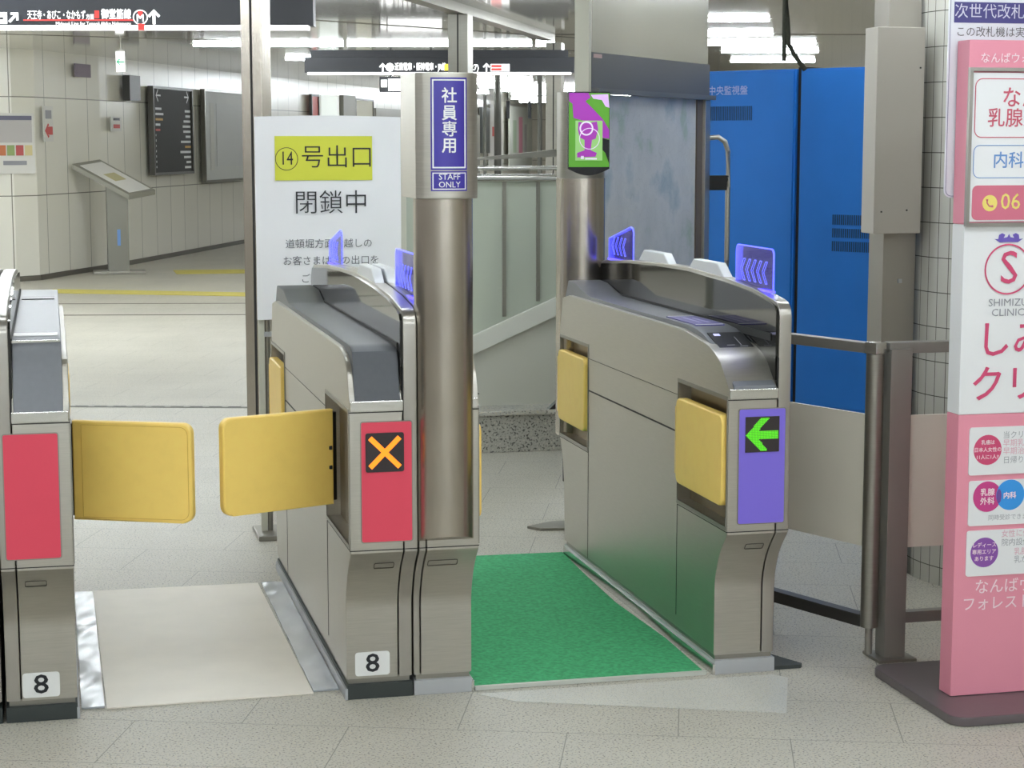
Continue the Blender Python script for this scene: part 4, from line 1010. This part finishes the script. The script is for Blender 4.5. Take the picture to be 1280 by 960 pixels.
t, L_ = on_wall('advert_board', 'poster', 'dark framed advert right of the staff post', (10.85, 48.7, 2.5), (11.3, 49.75, 1.3), mat('board_grey', (96, 100, 98), .3), .08)
t, L_ = on_wall('advert_board', 'poster', 'white board with a red square right of the staff post', (11.35, 49.85, 2.6), (12.1, 51.55, 0.9), pap, .05)
pr_box(t, .3, 1.1, 1.75, 2.0, mat('poster_redpink', (212, 92, 84), .5), -.053)
t, L_ = on_wall('advert_board', 'poster', 'wide pale poster wall with a pink figure in the far distance', (12.42, 52.05, 2.6), (13.9, 55.4, 0.9), mat('poster_pale', (206, 208, 198), .5), .05)
pr_box(t, 1.4, 2.0, 1.2, 2.3, mat('poster_pink', (220, 150, 170), .5), -.053); pr_box(t, 2.3, 2.7, 1.3, 2.1, mat('poster_grey', (188, 184, 182), .5), -.053); pr_box(t, .5, 1.0, 1.3, 2.2, mat('poster_green', (170, 186, 160), .5), -.053)
for px, D, wpx, lab, m_ in ((622, 34, 9, 'round grey column nearest the staff post in the far hall', 1), (675, 36, 6, 'thin grey column in front of the far poster wall', 1), (606, 46, 4, 'slender column in the far hall by the dark advert', 0)):
    x_, y_ = cpos(px, D); t = thing('hall_column', lab, 'column', (x_, y_, 0))
    mb = MB(); mb.cyl(0, 0, 0, CEIL, wpx / 2390 * D / 2, 20); mb.make('shaft', mat('hall_grey', (112, 112, 106), .4), t)
    mb = MB(); mb.cyl(0, 0, 0, .12, wpx / 2390 * D / 2 + .03, 20); mb.make('base_ring', steel_d, t)
for px, lab in ((635, 'left of two small dark signs hanging in the far hall'), (662, 'right of two small dark signs hanging in the far hall')):
    x_, y_ = cpos(px, 30); t = thing('hanging_sign', lab, 'sign', (x_, y_, 0), -YAW)
    mb = MB(); mb.box(-.025, .025, -.1, .1, 1.98, 2.25); mb.make('sign_case', sgn, t)
    mb = MB(); mb.box(-.006, .006, -.01, .01, 2.25, CEIL); mb.make('hanger', sgn, t)
x_, y_ = cpos(700, 8.82)
t = thing('sensor_unit', 'small black sensor box beside the upper left of the screen', 'sensor', (x_, y_ , 0), -YAW)
mb = MB(); mb.box(-.015, .02, 0, .05, 1.66, 1.745, .004); mb.make('housing', black, t)
mb = MB(); mb.box(.018, .13, .02, .035, 1.69, 1.72); mb.make('bracket', steel_d, t)
mb = MB(); mb.box(-.01, .016, -.003, 0, 1.72, 1.735); mb.make('lens', mat('lens_grey', (90, 92, 96), .2), t)

# information kiosk
t = thing('information_lectern', 'grey standing information lectern with a tilted panel before the cream wall', 'lectern', (.80, 24.35, 0))
mb = MB(); mb.prism([(-.12, 0.03), (.14, 0.03), (.14, 1.02), (-.12, 1.12)], 'y', -.12, .12, .01); mb.make('pedestal', mat('kiosk_grey', (136, 134, 124), .4, .3), t)
def tilted(u0, u1, v0, v1, up, th, m, nm, par):
    A, B_, D_ = Vector((-.52, -.2, 1.36)), Vector((.15, -.2, .98)), Vector((-.18, .15, 1.41))
    def q(u, v, w): p = A + (B_ - A) * u + (D_ - A) * v; return (p.x, p.y, p.z + w)
    mb = MB(); bm = mb.bm; T = [bm.verts.new(q(u, v, up)) for u, v in ((u0, v0), (u1, v0), (u1, v1), (u0, v1))]; Bt = [bm.verts.new(q(u, v, up - th)) for u, v in ((u0, v0), (u1, v0), (u1, v1), (u0, v1))]
    bm.faces.new(T); bm.faces.new(Bt[::-1])
    for i in range(4): bm.faces.new((T[i], Bt[i], Bt[(i + 1) % 4], T[(i + 1) % 4]))
    bmesh.ops.recalc_face_normals(bm, faces=bm.faces[:]); return mb.make(nm, m, par)
tp = tilted(0, 1, 0, 1, 0, .06, mat('kiosk_top', (150, 148, 136), .4, .2), 'tilted_top', t)
tilted(.08, .95, .12, .9, .006, .008, pap, 'display_face', tp)
tilted(.4, .62, .3, .7, .008, .004, mat('kiosk_tan', (190, 182, 140), .5), 'display_picture', tp)
mb = MB(); mb.box(-.3, .34, -.2, .2, 0, .035, .006); mb.make('base_plate', steel_d, t)
mb = MB(); mb.box(.0, .04, -.123, -.12, .35, .55); mb.make('blue_logo', mat('logo_blue', (110, 150, 210), .5), t)
